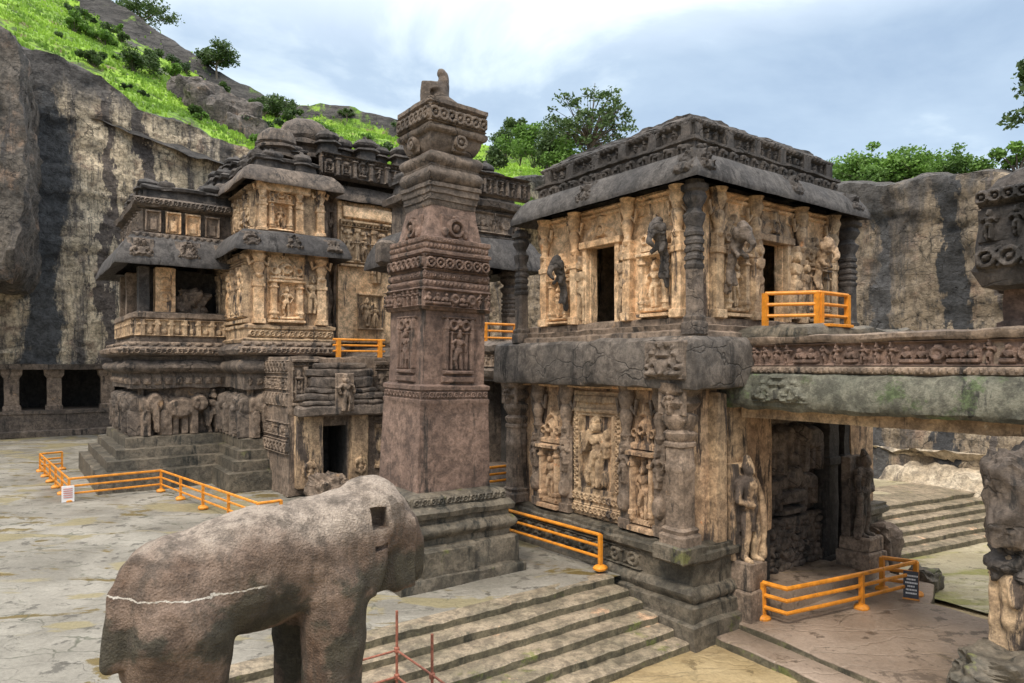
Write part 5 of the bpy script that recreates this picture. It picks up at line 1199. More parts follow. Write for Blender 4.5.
parts = [ee(1.9, 0, 3.32, (1.75, .88, .90), R(-5)), ee(.92, 0, 3.1, (.86, .88, .92)), ee(.66, 0, 2.6, (.60, .80, .95)), ee(2.85, 0, 3.32, (.85, .84, 1.0)), ee(1.9, 0, 2.98, (1.35, .80, .48)),
         ('c', eq(2.9, 0, 3.52), eq(3.75, 0, 3.7), .80, .72), ee(3.80, 0, 3.80, (.68, .68, .74)), ee(4.08, 0, 3.66, (.54, .58, .66)), ('b', eq(3.98, 0, 3.28), (.50, .46, .62), RZ), ('b', eq(3.75, 0, 3.5), (.5, .5, .7), RZ),
         ('c', eq(4.36, 0, 3.7), eq(4.60, 0, 3.15), .36, .30), ('c', eq(4.60, 0, 3.15), eq(4.62, 0, 2.86), .30, .27), ('c', eq(4.05, -.3, 2.95), eq(4.2, -.32, 2.72), .17, .14), ('c', eq(4.05, .3, 2.95), eq(4.2, .32, 2.72), .17, .14),
         ee(3.45, -.68, 3.3, (.40, .13, .62)), ee(3.45, .68, 3.3, (.40, .13, .62)),
         ('c', eq(3.02, -.42, 3.0), eq(3.0, -.42, .32), .55, .37), ('c', eq(2.9, .45, 3.0), eq(2.8, .45, .32), .52, .38),
         ('c', eq(.88, -.40, 2.8), eq(.95, -.42, 1.8), .70, .50), ('c', eq(.95, -.42, 1.8), eq(.82, -.42, .32), .50, .42), ('c', eq(.88, .40, 2.8), eq(1.1, .42, 1.8), .68, .50), ('c', eq(1.1, .42, 1.8), eq(.95, .42, .32), .50, .42)]
parts.append(('c', eq(.12, -.30, 3.3), eq(.06, -.36, 2.5), .13, .14)); parts.append(('c', eq(.4, -.2, 3.7), eq(.12, -.25, 3.3), .16, .13))
cuts = [(eq(3.72, -.78, 3.96), (.13, .42, .16), RZ), (eq(3.72, -.80, 3.50), (.13, .16, .05), RZ)]
sculpt('body', parts, M['elephant'], el, .045, 6, .05, cuts, 1.4)
mb = MB(); bbox(mb, E0 * [1, 1, 0] + BV * 2.1 + ZV * (ZL - .05), BV, AV, 5.0, 2.2, .3 - ZL + .06, .04, .06); obj('pedestal', mb, M['base'], el)

# ------------------------------------------------------------------ main temple
MT = thing('rock_temple', P(30, 0, 0), 'huge dark multi-storey rock-cut temple with projecting porches and domed roofs, left behind the tall pillar', 'temple')
def kuta(mb, c, w, h, n=10):
    lathe(mb, c, [(w * .62, 0), (w * .62, h * .12), (w * .48, h * .15), (w * .46, h * .42), (w * .66, h * .46), (w * .62, h * .54), (w * .42, h * .58), (w * .55, h * .66), (w * .58, h * .76), (w * .46, h * .9), (w * .14, h * .98), (w * .08, h * 1.08)], n, .05, 3.0)
def roof(parent, u0, u1, v0, v1, z, levels, mat, kw=1.0, edges='LF', dome=True):
    mb = MB(); pr = [(0.1, z)]; o = 0.0; zz = z
    for (dz, inset) in levels:
        pr += [(o + .12, zz + .02), (o + .12, zz + .14), (o, zz + .2), (o - .02, zz + dz * .6), (o + .14, zz + dz * .66), (o + .18, zz + dz * .8), (o, zz + dz * .9), (o - inset, zz + dz)]
        zz += dz; o -= inset
    stack(mb, rect(u0, u1, v0, v1), pr, .45, .07, 1.0)
    rfo = obj('roof', mb, mat, parent)
    o = 0; zz = z
    for li, (dz, inset) in enumerate(levels):
        for e_ in edges:
            L = (v1 - v0 if e_ == 'F' else u1 - u0) + 2 * o; n = max(2, int(L / (kw * 1.55)))
            for i in range(n):
                f = (i + .5) / n
                if e_ == 'F': c = P(u0 - o + .0 + kw * .3, v0 - o + L * f, zz + dz * .1)
                else: c = P(u0 - o + L * f, v0 - o + kw * .3, zz + dz * .1)
                mb = MB(); kuta(mb, c, kw * random.uniform(.75, 1.0), dz * random.uniform(1.0, 1.35)); obj('roof_shrine', mb, mat, rfo)
        zz += dz; o -= inset
    return rfo
def dome(parent, u, v, z, r, h, mat):
    mb = MB(); lathe(mb, P(u, v, z), [(r * 1.15, 0), (r * 1.15, h * .1), (r * .85, h * .14), (r * .85, h * .26), (r * 1.12, h * .3), (r * 1.1, h * .38), (r * .95, h * .42), (r * 1.05, h * .5), (r * 1.0, h * .68), (r * .8, h * .86), (r * .45, h * .97), (0.05, h)], 20, .06); return obj('dome', mb, mat, parent)
STEP_PROF = [(1.15, -.1), (1.15, .95), (.90, 1.0), (.90, 1.5), (.66, 1.55), (.66, 2.0), (.42, 2.05), (.42, 2.55), (-.1, 2.6)]
BASE_PROF = [(-.1, 2.5), (-.1, 5.1), (.35, 5.15), (.35, 5.95)] + torus_prof(.5, 6.0, 6.6, .18) + [(.34, 6.65), (.34, 6.85), (.72, 6.95), (.8, 7.2), (.55, 7.45), (.2, 7.55), (.1, 7.7)]
OLD_PROF = [(1.15, -.1), (1.15, .95), (.90, 1.0), (.90, 1.5), (.66, 1.55), (.66, 2.0), (.42, 2.05), (.42, 2.55), (-.1, 2.6), (-.1, 5.1), (.35, 5.15), (.35, 5.95)] + torus_prof(.5, 6.0, 6.6, .18) + [(.34, 6.65), (.34, 6.85), (.72, 6.95), (.8, 7.2), (.55, 7.45), (.2, 7.55), (.1, 7.7)]
def scaled(pr, k): return [(a * k if a > 0 else a, z) for a, z in pr]

def carved_wall(name, mat, parent, u0, v0, u1, v1, z0, z1, seed, face='F', unit=1.3, d=.22, res=.05, off=0.03):
    rnd = random.Random(seed); p0, p1 = P(u0, v0, z0), P(u1, v1, z0); xd = p1 - p0; w = np.linalg.norm(xd); xd = xd / w; h = z1 - z0
    nd = NA if face == 'F' else NB
    def fn(S, T):
        n = max(1, int(round(w / unit))); st = w / n
        r = mxx(rc(S, T, 0, w, 0, .07 * h, d * 1.1), rc(S, T, 0, w, .09 * h, .13 * h, d * .7), rc(S, T, 0, w, .84 * h, .88 * h, d * .9), rc(S, T, 0, w, .92 * h, h, d * 1.3))
        q = np.mod(S, .22) - .11; r = mxx(r, d * .9 * (np.abs(q) < .07) * (T > .885 * h) * (T < .915 * h))
        for i in range(n + 1):
            x = i * st; pw_ = st * .13
            r = mxx(r, rc(S, T, x - pw_, x + pw_, .1 * h, .8 * h, d * .9), rc(S, T, x - pw_ * 1.5, x + pw_ * 1.5, .74 * h, .84 * h, d * 1.2), rc(S, T, x - pw_ * 1.3, x + pw_ * 1.3, .13 * h, .18 * h, d * 1.15), rc(S, T, x - pw_ * 1.25, x + pw_ * 1.25, .5 * h, .54 * h, d * 1.1))
        for i in range(n):
            x = (i + .5) * st; m_ = np.abs(S - x) < st * .5; s, t_ = S[m_], T[m_]; k = rnd.random()
            if k < .55: g_ = mxx(figure(s, t_, x, .15 * h, .55 * h, d, rnd), np.where(t_ > .7 * h, ell(s, t_, x, .7 * h, st * .3, .1 * h, d * .7), 0))
            elif k < .8: g_ = mxx(rc(s, t_, x - st * .28, x + st * .28, .16 * h, .24 * h, d), cap(s, t_, x - st * .22, .24 * h, x - st * .22, .56 * h, st * .06, d), cap(s, t_, x + st * .22, .24 * h, x + st * .22, .56 * h, st * .06, d), rc(s, t_, x - st * .32, x + st * .32, .56 * h, .62 * h, d * 1.2), ell(s, t_, x, .68 * h, st * .2, .09 * h, d), seated(s, t_, x, .25 * h, .3 * h, d * .8, rnd))
            else: g_ = mxx(seated(s, t_, x, .2 * h, .45 * h, d, rnd), ring(s, t_, x, .6 * h, st * .28, st * .06, d * .7))
            r[m_] = np.maximum(r[m_], g_)
        return r
    mb = MB(); relief(mb, p0 + nd * off, xd, nd, w, h, fn, res, .1, .02); return obj(name, mb, mat, parent)

# left porch
A = (29.0, 36.0, -9.8, -5.0)
mb = MB(); stack(mb, rect(*A), scaled(BASE_PROF, 1.5), .3, .06, .9); obj('porch_base', mb, M['dark'], MT)
mb = MB(); stack(mb, rect(*A), scaled(STEP_PROF, 1.9), .3, .03, .9); obj('stepped_foot', mb, M['base'], MT)
for z_, h_, k_, o_ in ((6.95, .42, 'scroll', 1.1), (7.35, .3, 'teeth', .75), (5.3, .5, 'teeth', .5)):
    band('base_frieze', M['mid'], MT, 29 - o_, -9.8 - o_, 29 - o_, -5.2, z_, h_, k_, .14, 3, .05, .5, NA)
    band('base_frieze', M['mid'], MT, 36, -9.8 - o_, 29 - o_, -9.8 - o_, z_, h_, k_, .14, 3, .05, .5, NB)
def animal_row(w, h, seed, d):
    def fn(S, T):
        rnd = random.Random(seed); r = np.zeros_like(S); n = max(2, int(w / 1.25)); st = w / n
        for i in range(n):
            cx = (i + .5) * st; m_ = np.abs(S - cx) < st * 1.0; s, t_ = S[m_], T[m_]; c_ = rnd.random()
            g_ = front_elephant(s, t_, cx, 0, h * .95, d) if c_ < .5 else beast(s, t_, cx, 0, h * .92, d * .9, rnd.choice((-1, 1))) if c_ < .85 else figure(s, t_, cx, 0, h * .95, d * .8, rnd)
            r[m_] = np.maximum(r[m_], g_)
        return r
    return fn
def animal_frieze(u0, v0, u1, v1, z, h, seed, nd, mat, d=.62):
    p0, p1 = P(u0, v0, z), P(u1, v1, z); xd = p1 - p0; w = np.linalg.norm(xd); xd /= w
    mb = MB(); relief(mb, p0, xd, nd, w, h, animal_row(w, h, seed, d), .06, .1, .05); return obj('elephant_frieze', mb, mat, MT)
animal_frieze(29.1, -9.9, 29.1, -5.4, 2.55, 2.6, 3, NA, M['mid'], .75)
animal_frieze(35.8, -9.75, 28.9, -9.75, 2.55, 2.6, 4, NB, M['dark'], .75)
mb = MB(); stack(mb, rect(*A), [(.3, 7.6), (.34, 7.8), (.3, 7.9), (.3, 8.9), (.42, 8.98), (.42, 9.2), (.2, 9.3)], .4, .04); obj('porch_parapet', mb, M['mid'], MT)
band('parapet_frieze', M['tan'], MT, 28.68, -10.1, 28.68, -5.2, 7.95, .95, 'balusters', .16, 9, .05, .62, NA)
band('parapet_frieze', M['tan'], MT, 36, -10.12, 28.7, -10.12, 7.95, .95, 'balusters', .16, 10, .05, .62, NB)
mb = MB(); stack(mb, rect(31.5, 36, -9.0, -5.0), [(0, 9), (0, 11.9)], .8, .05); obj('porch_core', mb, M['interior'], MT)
for (u, v, w, mt) in ((29.5, -8.55, 1.0, 'warm'), (29.5, -5.2, .6, 'tan'), (29.5, -9.6, .5, 'black'), (33, -9.6, .8, 'mid'), (35.6, -9.6, .8, 'mid')):
    mb = MB(); bbox(mb, P(u, v, 9.2), BV, AV, w, .7, 2.6, .03, .05); o = obj('porch_pillar', mb, M[mt], MT)
    if mt == 'warm': wall_panel('pillar_relief', M['warm'], o, 29.13, v, 9.7, .7, 1.7, lambda S, T: mxx(ring(S, T, .35, .45, .22, .08, .08), rc(S, T, .05, .65, .8, .9, .08), ring(S, T, .35, 1.25, .2, .08, .08)), 'F', .05)
blob_rock('window_sculpture', P(30.2, -7.0, 9.9), (.75, .6, .75), M['mid'], MT, 4, 4, .35)
mb = MB(); stack(mb, rect(*A), eave_prof(11.7, 13.35, 1.35, .45), .4, .04, .8); e1 = obj('porch_eave', mb, M['eave'], MT)
for v in (-9.9, -7.6, -5.6): medallion('eave_ornament', M['dark'], e1, 29, v, 12.0, 1.3, 1.2, 'F', 1.2, .18, R(18))
mb = MB(); stack(mb, rect(*A), [(.4, 13.2), (.45, 13.45), (-.1, 13.55), (-.1, 14.9), (.35, 15.0), (.42, 15.25), (.1, 15.5)], .4, .05); obj('porch_upper_tier', mb, M['dark'], MT)
band('tier_frieze', M['dark'], MT, 28.6, -10.2, 28.6, -5.2, 15.0, .45, 'scroll', .12, 5, .05, .45, NA)
band('tier_frieze', M['dark'], MT, 28.6, -10.2, 28.6, -5.2, 13.15, .4, 'teeth', .12, 5, .05, .35, NA)
for i, v in enumerate((-9.2, -8.2, -7.2, -6.2)):
    def nf(S, T): return mxx(rc(S, T, 0, .12, 0, 1.2, .2), rc(S, T, .68, .8, 0, 1.2, .2), rc(S, T, 0, .8, 1.05, 1.2, .22), rc(S, T, .2, .6, .1, .75, .08))
    wall_panel('tier_niche', M['warm'] if i in (1, 2) else M['mid'], MT, 28.98, v, 13.6, .8, 1.25, nf, 'F', .05, off=.12)
roof(MT, 29.2, 36, -9.6, -5.0, 15.4, [(1.0, .7)], M['black'], 1.0, 'LF')

# corner tower with two storeys of niches
B = (24.6, 31.0, -5.3, -1.0)
mb = MB(); stack(mb, rect(*B), scaled(BASE_PROF, 1.05), .3, .06, .9); obj('tower_base', mb, M['dark'], MT)
mb = MB(); stack(mb, rect(*B), scaled(STEP_PROF, 1.2), .3, .03, .9); obj('stepped_foot', mb, M['base'], MT)
for z_, h_, k_, o_ in ((6.95, .42, 'scroll', .78), (7.35, .3, 'teeth', .55), (5.3, .5, 'figures', .36)):
    band('base_frieze', M['mid'], MT, 24.6 - o_, -5.3 - o_, 24.6 - o_, -1.0, z_, h_, k_, .14, 3, .05, .5, NA)
animal_frieze(24.7, -5.4, 24.7, -1.2, 2.55, 2.6, 8, NA, M['mid'], .75)
animal_frieze(29.0, -5.25, 24.5, -5.25, 2.55, 2.6, 9, NB, M['dark'], .75)
mb = MB(); stack(mb, rect(*B), [(.35, 7.6), (.4, 7.75), (.2, 7.85), (.2, 8.3), (.3, 8.35), (.3, 8.5), (0, 8.6), (0, 12.5), (.1, 12.55)], .4, .04); obj('tower_wall', mb, M['tan'], MT)
band('tower_frieze', M['tan'], MT, 24.38, -5.5, 24.38, -.8, 7.85, .45, 'scroll', .1, 4, .05, .5, NA)
wall_panel('niche', M['warm'], MT, 24.58, -3.4, 8.65, 2.1, 3.7, niche_fn(2.1, 3.7, random.Random(4), .35), 'F', .05)
for v in (-4.9, -1.5): bracket_pilaster(MT, 24.6, v, 'F', 8.6, 12.5, .5, M['warm'], 3, .3)
wall_panel('wall_figure', M['tan'], MT, 24.55, -2.0, 9.2, .9, 2.2, lambda S, T: figure(S, T, .45, 0, 2.1, .3, random.Random(9)), 'F', .05)
for u in (25.6, 28.0): wall_panel('wall_figure', M['warm'], MT, u, -5.28, 9.0, 1.3, 2.8, lambda S, T: mxx(figure(S, T, .65, 0, 2.6, .35, random.Random(12))), 'L', .05)
mb = MB(); stack(mb, rect(*B), eave_prof(12.3, 13.5, 1.0, .4), .4, .04, .9); e2 = obj('tower_lower_eave', mb, M['eave'], MT)
for v in (-5.4, -3.2, -1.0): medallion('eave_ornament', M['dark'], e2, 24.6, v, 12.5, 1.1, .9, 'F', .88, .16, R(18))
mb = MB(); stack(mb, rect(25.0, 31, -4.9, -1.2), [(.1, 13.3), (.2, 13.5), (0, 13.6), (0, 16.3)], .4, .04); obj('tower_upper_wall', mb, M['tan'], MT)
wall_panel('niche', M['warm'], MT, 24.98, -3.6, 13.65, 1.5, 2.5, niche_fn(1.5, 2.5, random.Random(14), .3), 'F', .05)
for v in (-4.6, -2.6, -1.4): bracket_pilaster(MT, 25.0, v, 'F', 13.6, 16.3, .4, M['warm'], 3, .3)
mb = MB(); bbox(mb, P(24.8, -3.5, 15.75), BV, AV, 2.9, .5, .45, .03, .05); obj('tower_lintel', mb, M['warm'], MT)
for u in (26.3, 28.3): wall_panel('wall_figure', M['tan'], MT, u, -4.88, 13.7, 1.1, 2.2, lambda S, T: figure(S, T, .55, 0, 2.1, .3, random.Random(19)), 'L', .05)

# main hall body, front wall right of the tower
mb = MB(); stack(mb, rect(30, 50, -5.3, 13), [(0, 0), (0, 16.3)], .8, .06); obj('hall_wall', mb, M['mid'], MT)
mb = MB(); stack(mb, rect(26.5, 31, -1.2, 8.2), [(0, 0), (0, 7.0), (.25, 7.1), (.25, 7.6), (0, 7.7), (0, 16.3)], .5, .05); obj('hall_front_wall', mb, M['mid'], MT)
mb = MB(); bbox(mb, P(26.2, 1.75, 7.7), BV, AV, 3.4, .7, 8.4, .03, .06); pw = obj('wall_pier', mb, M['warm'], MT)
mb = MB(); bbox(mb, P(26.0, 1.9, 15.1), BV, AV, 3.2, .8, .7, .03, .06); obj('pier_cap', mb, M['warm'], pw)
wall_panel('pier_relief', M['tan'], pw, 25.84, 2.1, 8.5, 1.7, 2.2, lambda S, T: mxx(rc(S, T, 0, .12, 0, 2.2, .12), rc(S, T, 1.58, 1.7, 0, 2.2, .12), rc(S, T, 0, 1.7, 2.05, 2.2, .14), rc(S, T, 0, 1.7, 0, .15, .14), figure(S, T, .6, .2, 1.7, .22, random.Random(6), 4), figure(S, T, 1.15, .2, 1.4, .2, random.Random(16), 4)), 'F', .05)
wall_panel('pier_figure', M['tan'], pw, 25.84, 2.4, 11.3, 1.0, 2.6, lambda S, T: figure(S, T, .5, 0, 2.5, .35, random.Random(26)), 'F', .05)
for v in (-.6, .1): bracket_pilaster(MT, 26.5, v, 'F', 7.7, 16.2, .4, M['mid'], 4, .4)
# upper eave running round tower and hall, roofs above
for (q, oo) in (((25.0, 31, -4.9, -1.2), .95), ((26.3, 31, -1.2, 8.2), .9), ((30, 50, -5.3, 13), .9)):
    mb = MB(); stack(mb, rect(*q), eave_prof(16.05, 17.0, oo, .4), .45, .05, .9); obj('upper_eave', mb, M['dark'], MT)
roof(MT, 25.3, 31, -4.7, -1.4, 16.9, [(1.0, .5), (.8, .5)], M['black'], .95, 'LF')
roof(MT, 26.6, 36, -1.2, 8.2, 16.9, [(.95, .4), (.9, .7)], M['black'], 1.0, 'F')
roof(MT, 30.5, 50, -5.2, 13, 16.9, [(1.1, .8), (1.0, .8)], M['black'], 1.2, 'LF')
dome(MT, 26.4, -3.3, 18.0, 1.0, 1.7, M['dark'])
dome(MT, 27.6, -1.3, 18.4, 1.45, 2.6, M['dark'])
mb = MB(); bbox(mb, P(27.6, 1.9, 18.2), BV, AV, 3.2, 2.2, 1.3, .08, .15); obj('roof_block', mb, M['dark'], MT)

# front porch behind the pillar
D = (18.0, 27, 1.0, 7.6)
mb = MB(); stack(mb, rect(*D), [(.5, 0), (.5, .8), (.3, .9), (.2, 2.0), (.4, 2.1), (.3, 2.4), (0, 2.5), (0, 6.4), (.4, 6.5), (.5, 6.9), (.2, 7.1), (.1, 7.3)], .5, .06); obj('front_porch_base', mb, M['dark'], MT)
band('porch_frieze', M['dark'], MT, 17.98, 1.0, 17.98, 7.6, 3.2, 1.1, 'scroll', .14, 4, .05, .9, NA)
band('porch_frieze', M['mid'], MT, 17.98, 1.0, 17.98, 7.6, 4.7, 1.3, 'figures', .2, 5, .05, .7, NA)
mb = MB(); stack(mb, rect(19.6, 20.8, 1.8, 6.6), [(0, 7.2), (0, 11.8)], .8, .05); obj('front_porch_core', mb, M['interior'], MT)
for (u, v) in ((18.5, 1.4), (18.5, 3.2), (18.5, 5.2), (18.5, 7.2)): ring_column(MT, P(u, v), 7.2, 11.7, .75, M['mid'], M['dark'], 'porch_column')
mb = MB(); bbox(mb, P(18.9, 4.0, 7.25), BV, AV, 1.1, .5, 4.0, .03, .05); obj('porch_pier', mb, M['tan'], MT)
mb = MB(); stack(mb, rect(18, 21, 1.0, 7.6), eave_prof(11.5, 13.2, 1.05, .4), .4, .05, .8); obj('front_porch_eave', mb, M['eave'], MT)
mb = MB(); stack(mb, rect(18, 21, 1.0, 7.6), [(0, 13.1), (.15, 13.3), (-.1, 13.4), (-.1, 14.8), (.3, 14.9), (.35, 15.2), (0, 15.4)], .4, .06); obj('front_porch_tier', mb, M['dark'], MT)
band('porch_tier_frieze', M['mid'], MT, 18.08, 1.0, 18.08, 7.6, 13.5, 1.2, 'figures', .2, 7, .05, .7, NA)
roof(MT, 18.3, 21, 1.2, 7.4, 15.3, [(1.1, .6), (.9, .6)], M['black'], 1.0, 'LF')
mb = MB(); bbox(mb, P(19.0, .5, 11.4), BV, AV, 2.2, .8, 1.3, .08, .2); obj('projecting_beam', mb, M['dark'], MT)

# rear bridge with a dark doorway, between the pavilion and the front porch
RB = thing('rear_bridge', P(13, 3.5, 0), 'dark moulded rock block with a black doorway between the tall pillar and the pavilion', 'bridge')
mb = MB()
for (a, b_, z0, z1) in ((8.3, 10.3, 0, 6), (12.9, 18, 0, 6), (10.3, 12.9, 0, 2.0), (10.3, 12.9, 5.7, 6)):
    stack(mb, rect(a, b_, 1.2, 6.4), [(0, z0), (0, z1)], .5, .02)
obj('wall', mb, M['dark'], RB)
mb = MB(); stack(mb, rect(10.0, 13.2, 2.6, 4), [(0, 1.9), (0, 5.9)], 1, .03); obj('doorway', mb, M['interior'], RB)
mb = MB(); stack(mb, rect(8.25, 18, 1.2, 6.4), [(.05, 5.8), (.25, 5.9), (.35, 6.15), (.1, 6.3), (.1, 6.9), (.3, 7.0), (.35, 7.25), (0, 7.4)], .4, .05); obj('moulding', mb, M['dark'], RB)
band('frieze', M['mid'], RB, 18, 1.1, 8.3, 1.1, 6.3, .6, 'figures', .12, 17, .04, .4, NB)
mb = MB(); stack(mb, rect(8.6, 16, -1.2, 1.25), [(.2, 0), (.1, .8), (.25, .95), (.2, 1.3), (0, 1.4)], .4, .05); obj('terrace', mb, M['base'], RB)

# small gate shrine in front of the corner tower
GS = thing('gate_shrine', P(22.5, -2, 0), 'small flat-roofed stone shrine with carved side and tiny dark doorway, behind the elephant', 'shrine')
G = (20.5, 24.7, -4.6, 1.6)
mb = MB(); stack(mb, [tuple(P(u, v)[:2]) for u, v in ((20.5, -4.6), (20.5, -2.95), (23, -2.95), (23, -1.65), (20.5, -1.65), (20.5, 1.6), (24.7, 1.6), (24.7, -4.6))], [(.02, 0), (.02, .4), (.01, .45), (0, 4.0), (.02, 4.1), (.02, 4.3), (0, 4.4), (0, 6.75), (-.02, 6.8)], .3, .05)
bbox(mb, P(21.7, -2.3, 3.35), BV, AV, 1.3, 2.4, 3.4, .02, .02); obj('wall', mb, M['mid'], GS)
mb = MB(); bbox(mb, P(22.9, -2.3, .2), BV, AV, 1.25, .1, 3.3, .0, .0); bbox(mb, P(21.7, -2.93, .2), BV, AV, .06, 2.4, 3.3, .0, .0); bbox(mb, P(21.7, -1.67, .2), BV, AV, .06, 2.4, 3.3, .0, .0); obj('doorway', mb, M['interior'], GS)  # near-black lining puts the doorway's shade into its colour
for (z, h, k) in ((2.0, .75, 'scroll'), (2.85, .75, 'figures'), (4.35, .7, 'teeth'), (5.15, .7, 'figures'), (5.95, .7, 'scroll')):
    band('carved_band', M['mid'], GS, 24.6, -4.62, 20.5, -4.62, z, h, k, .14, int(z * 9), .05, .5, NB)
for (v, w) in ((-3.7, 1.3), (-1.1, .9)):
    mb = MB(); bbox(mb, P(20.35, v, .4), BV, AV, w, .5, 3.6, .04, .05); pp = obj('door_pier', mb, M['tan'], GS)
    wall_panel('pier_relief', M['tan'], pp, 20.1, v, .7, w * .7, 1.2, lambda S, T: mxx(ring(S, T, S.max() / 2, .6, .32, .09, .12), figure(S, T, S.max() / 2, .1, 1.0, .12, random.Random(2))), 'F', .045)
mb = MB()
for i, (z, w, h) in enumerate(((3.9, 4.6, .5), (4.4, 4.2, .25), (4.65, 4.4, .35), (5.0, 3.6, .25), (5.25, 3.2, .55), (5.8, 3.5, .4), (6.2, 2.8, .3))):
    bbox(mb, P(20.15 + i * .05, -2.1, z), BV, AV, w, 1.1 - i * .08, h, .06, .08, .3)
pd = obj('pediment', mb, M['dark'], GS)
wall_panel('pediment_figure', M['mid'], pd, 19.6, -2.1, 4.1, 1.0, 1.9, lambda S, T: figure(S, T, .5, 0, 1.8, .3, random.Random(5)), 'F', .045)
wall_panel('wheel_relief', M['tan'], GS, 20.48, .6, 1.0, 1.5, 2.4, lambda S, T: mxx(ring(S, T, .75, 1.2, .5, .14, .22), figure(S, T, .75, .6, 1.3, .25, random.Random(7), 4), rc(S, T, 0, 1.5, 2.1, 2.35, .15), rc(S, T, 0, 1.5, 0, .2, .2)), 'F', .045)
blob_rock('fallen_pediment', P(19.3, -3.1, .35), (.95, .7, .75), M['mid'], GS, 7, 5, .3)
mb = MB(); bbox(mb, P(18.9, -1.6, 0), BV, AV, 2.6, .6, .35, .04, .06); bbox(mb, P(19.4, -1.6, .3), BV, AV, 2.2, .7, .35, .04, .06); obj('threshold', mb, M['base'], GS)

# dense carving over the plain stretches of the temple
carved_wall('carved_wall', M['mid'], MT, 26.5, -1.1, 26.5, .1, 7.8, 16.0, 31, 'F', 1.2, .3, .06)
carved_wall('carved_wall', M['tan'], pw, 25.84, .1, 25.84, 3.4, 12.2, 15.0, 32, 'F', 1.1, .2, .05)
carved_wall('carved_wall', M['dark'], MT, 25.5, -1.2, 25.5, 8.2, 17.2, 18.6, 33, 'F', 1.0, .25, .05)
carved_wall('carved_wall', M['dark'], MT, 36, -9.72, 29.0, -9.72, 13.6, 14.9, 37, 'L', 1.0, .2, .05)
carved_wall('carved_wall', M['tan'], MT, 30.8, -5.32, 24.7, -5.32, 8.6, 12.3, 38, 'L', 1.3, .25, .05)
carved_wall('carved_wall', M['tan'], MT, 30.8, -4.92, 25.1, -4.92, 13.6, 16.1, 39, 'L', 1.2, .22, .05)
carved_wall('carved_wall', M['dark'], MT, 17.6, .9, 17.6, 7.8, 15.4, 16.6, 40, 'F', .8, .25, .05)
carved_wall('carved_wall', M['dark'], MT, 17.72, 1.0, 17.72, 7.6, 5.4, 7.0, 41, 'F', .8, .2, .05)
carved_wall('carved_wall', M['mid'], GS, 20.48, -4.5, 20.48, -3.1, 4.4, 6.7, 42, 'F', .7, .15, .045)
carved_wall('carved_wall', M['mid'], GS, 20.48, -.2, 20.48, 1.5, 3.5, 6.6, 43, 'F', .85, .15, .045)
carved_wall('carved_wall', M['dark'], RB, 18, 1.18, 13.0, 1.18, .4, 5.7, 44, 'L', 1.2, .2, .05)
carved_wall('carved_wall', M['dark'], RB, 10.2, 1.18, 8.3, 1.18, 1.4, 5.7, 45, 'L', .9, .2, .05)
for i in range(7):
    mb = MB(); kuta(mb, P(25.9 + (i % 2) * .8, -.6 + i * 1.2, 18.5), 1.1, 1.5); obj('roof_shrine', mb, M['black'], MT)

# ------------------------------------------------------------------ railings
def railing(pts, posts, label, h=1.05, n=3, r=.05, foot=True, rails=None, gap=None, pw=.11, ends=True):
    """pts: ground points of the run; posts: (segment, fraction) positions"""
    pts = [np.array(q, float) for q in pts]; t = thing('railing', pts[0], label, 'railing', 'orange railings')
    hs = rails or [h, h * .67, h * .34]
    for z in hs:
        mb = MB(); tube(mb, [q + ZV * z for q in pts], r if z != hs[0] else r * 1.15, 8); obj('rail', mb, M['paint'], t)
    for (i, f) in posts:
        q = pts[i] + (pts[min(i + 1, len(pts) - 1)] - pts[i]) * f
        mb = MB(); stack(mb, [tuple((q + BV * a * pw / 2 + AV * b_ * pw / 2)[:2]) for a, b_ in ((-1, -1), (1, -1), (1, 1), (-1, 1))], [(0, q[2] - .02), (0, q[2] + h + .01)], 2, 0); po = obj('post', mb, M['paint'], t)
        if foot:
            mb = MB(); lathe(mb, q - ZV * .02, [(.2, 0), (.21, .06), (.17, .12), (.08, .16)], 10, .015, 2.0); obj('foot', mb, M['paint'], po)
    return t
GPT = lambda px, py, z=0.0: ground(px, py, z)
def top_pt(px, py, z, h=1.05):
    q = ground(px, py, z + h); return np.array([q[0], q[1], z])
r1 = [top_pt(62, 452, 0), top_pt(40, 454, 0), top_pt(69, 479, 0), top_pt(161, 470.5, 0), top_pt(258, 503.5, 0), top_pt(281, 500.5, 0)]
ra = railing(r1, [(0, 0), (1, 0), (1, .2), (1, .4), (1, .6), (1, .8), (2, 0), (3, 0), (3, .25), (3, .5), (3, .75), (4, 0), (5, 0)], 'long orange railing zigzagging around the stepped base of the left temple porch')
mb = MB(); q = r1[2]; bbox(mb, q + NA * .14 + NB * .05, BV, AV, .5, .06, .75, 0, .005); nb = obj('notice', mb, M['white'], ra)
mb = MB()
for i in range(5): bbox(mb, q + NA * .185 + NB * .05 + ZV * (.2 + i * .1), BV, AV, .36, .012, .04, 0, .001)
obj('notice_lettering', mb, M['pink'], nb)
r2 = [P(2.86, -.80, .1), P(8.2, -.86, .05), P(11.5, -1.6, .05)]
railing(r2, [(0, 0), (1, 0)], 'orange railing slanting along the pavilion plinth at the foot of the tall pillar')
q = at(488, 27.5, z=1.4); railing([q, q + BV * 1.3], [(0, -.3)], 'small orange railing in front of the black doorway between pillar and pavilion', .85)
r4 = [P(-.75, 2.4, 7.5), P(-1.9, 3.3, 7.5), P(-1.9, 4.9, 7.5)]
railing(r4, [(0, 0), (0, .97), (1, .06), (2, 0)], 'bright orange railing on the upper ledge in front of the pavilion front door', 1.0, foot=False, pw=.14)
mb = MB(); bbox(mb, P(-2.45, 3.2, 7.46), BV, AV, 1.3, .35, .08, .0, .01); tag(obj('plank', mb, M['paint']), 'short orange plank lying on the ledge below the upper orange railing', 'plank')
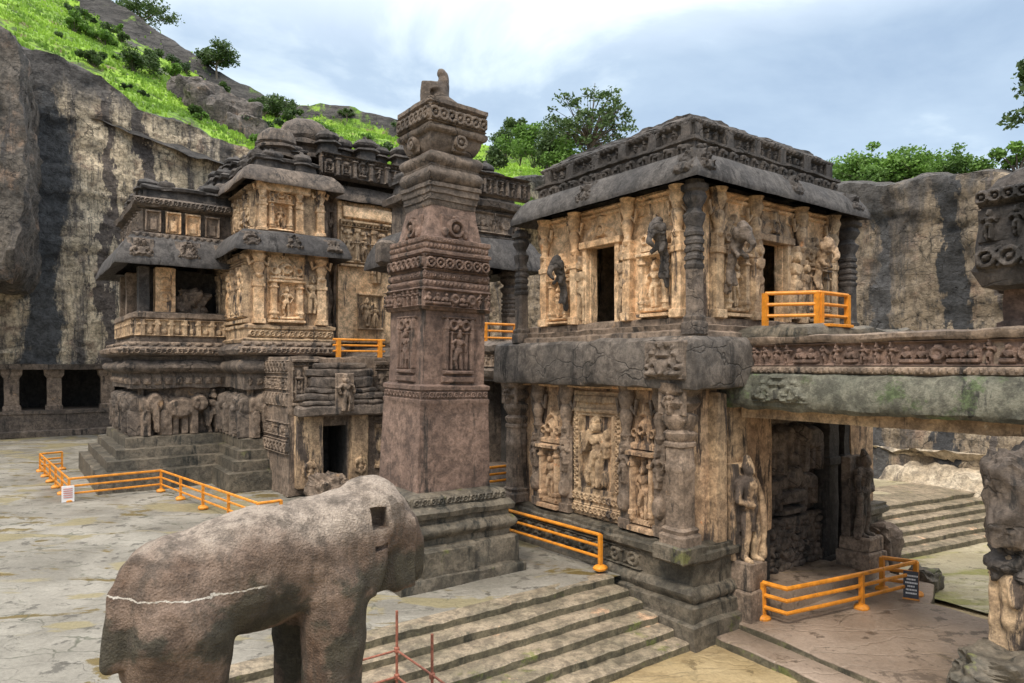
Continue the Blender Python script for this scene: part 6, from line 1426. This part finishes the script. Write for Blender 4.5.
r5 = [GPT(763, 619, ZP), top_pt(787, 589, ZP), top_pt(847, 577, ZP), top_pt(916, 562, ZP), top_pt(882, 557.5, ZP)]
railing(r5, [(0, 0), (2, .2), (3, -.0), (4, 0)], 'sturdy orange railing guarding the passage under the bridge, right of the pavilion', pw=.13, r=.06)
q = at(333, 33.2, z=6.8); railing([q, q + BV * 2.75], [(0, .1), (0, .9)], 'orange railing on the flat roof of the small gate shrine', .85, pw=.2, foot=False)
q = at(484, 30.5, z=7.3); railing([q, q + BV * 1.9], [(0, .05), (0, .9)], 'thin orange railing on the upper level just right of the tall pillar', .95, foot=False)

# sign board leaning at the rail end
sg = thing('sign_board', GPT(911, 601, ZP), 'small black notice board with white writing leaning against the railing end', 'sign')
q = GPT(911, 600, ZP); ax = np.array([.87, -.5, 0.]); ax /= np.linalg.norm(ax); ay = np.array([-ax[1], ax[0], 0]); tz = ZV * math.cos(.28) + ay * math.sin(.28); tn = np.cross(ax, tz)
def board(cx, cz, w, h, th, off):
    mb = MB(); box(mb, q + ax * cx + tz * cz + tn * off, ax, -tn, tz, w, th, h); return mb
bo = obj('panel', board(0, .02, .42, .85, .03, 0), M['board'], sg, False)
for i, w in enumerate((.30, .24, .32, .2, .28, .3)):
    mb = MB()
    x0 = -w / 2
    while x0 < w / 2:
        lw = random.uniform(.025, .05); mb2 = board(x0 + lw / 2, .70 - i * .105, lw * .75, .05, .004, .018); mb.add(mb2.v, mb2.f); x0 += lw
    obj('lettering', mb, M['white'], bo, False)
obj('ledge', board(0, 0, .46, .05, .08, .02), M['paint'], sg, False)
mb = MB(); tube(mb, [q + ay * .5, q + tz * .8], .02, 6); obj('strut', mb, M['oldwood'], sg)

# rusty pipe barrier beside the elephant
pp = thing('pipe_barrier', (-2.53, 15, -1.0), 'thin rusty red pipe barrier on the steps behind the elephant', 'barrier')
c1 = np.array([-2.53, 15.0, 0]); c2 = c1 + NA * 1.55
for c, z1 in ((c1, 1.0), (c2, .98)):
    mb = MB(); tube(mb, [c + ZV * -1.3, c + ZV * z1], .03, 8); po = obj('post', mb, M['rust'], pp)
    mb = MB()
    for z in (.14, -.45): lathe(mb, c + ZV * (z - .07), [(.035, 0), (.06, .02), (.06, .12), (.035, .14)], 8)
    obj('coupling', mb, M['rust'], po)
for z in (.13, -.45):
    mb = MB(); tube(mb, [c1 + NB * 3.6 + ZV * (z - .02), c1 + ZV * z, ], .024, 7); tube(mb, [c1 + ZV * z, c2 + ZV * (z + .03), c2 + NA * 1.2 + ZV * (z + .03)], .024, 7); obj('crossbar', mb, M['rust'], pp)
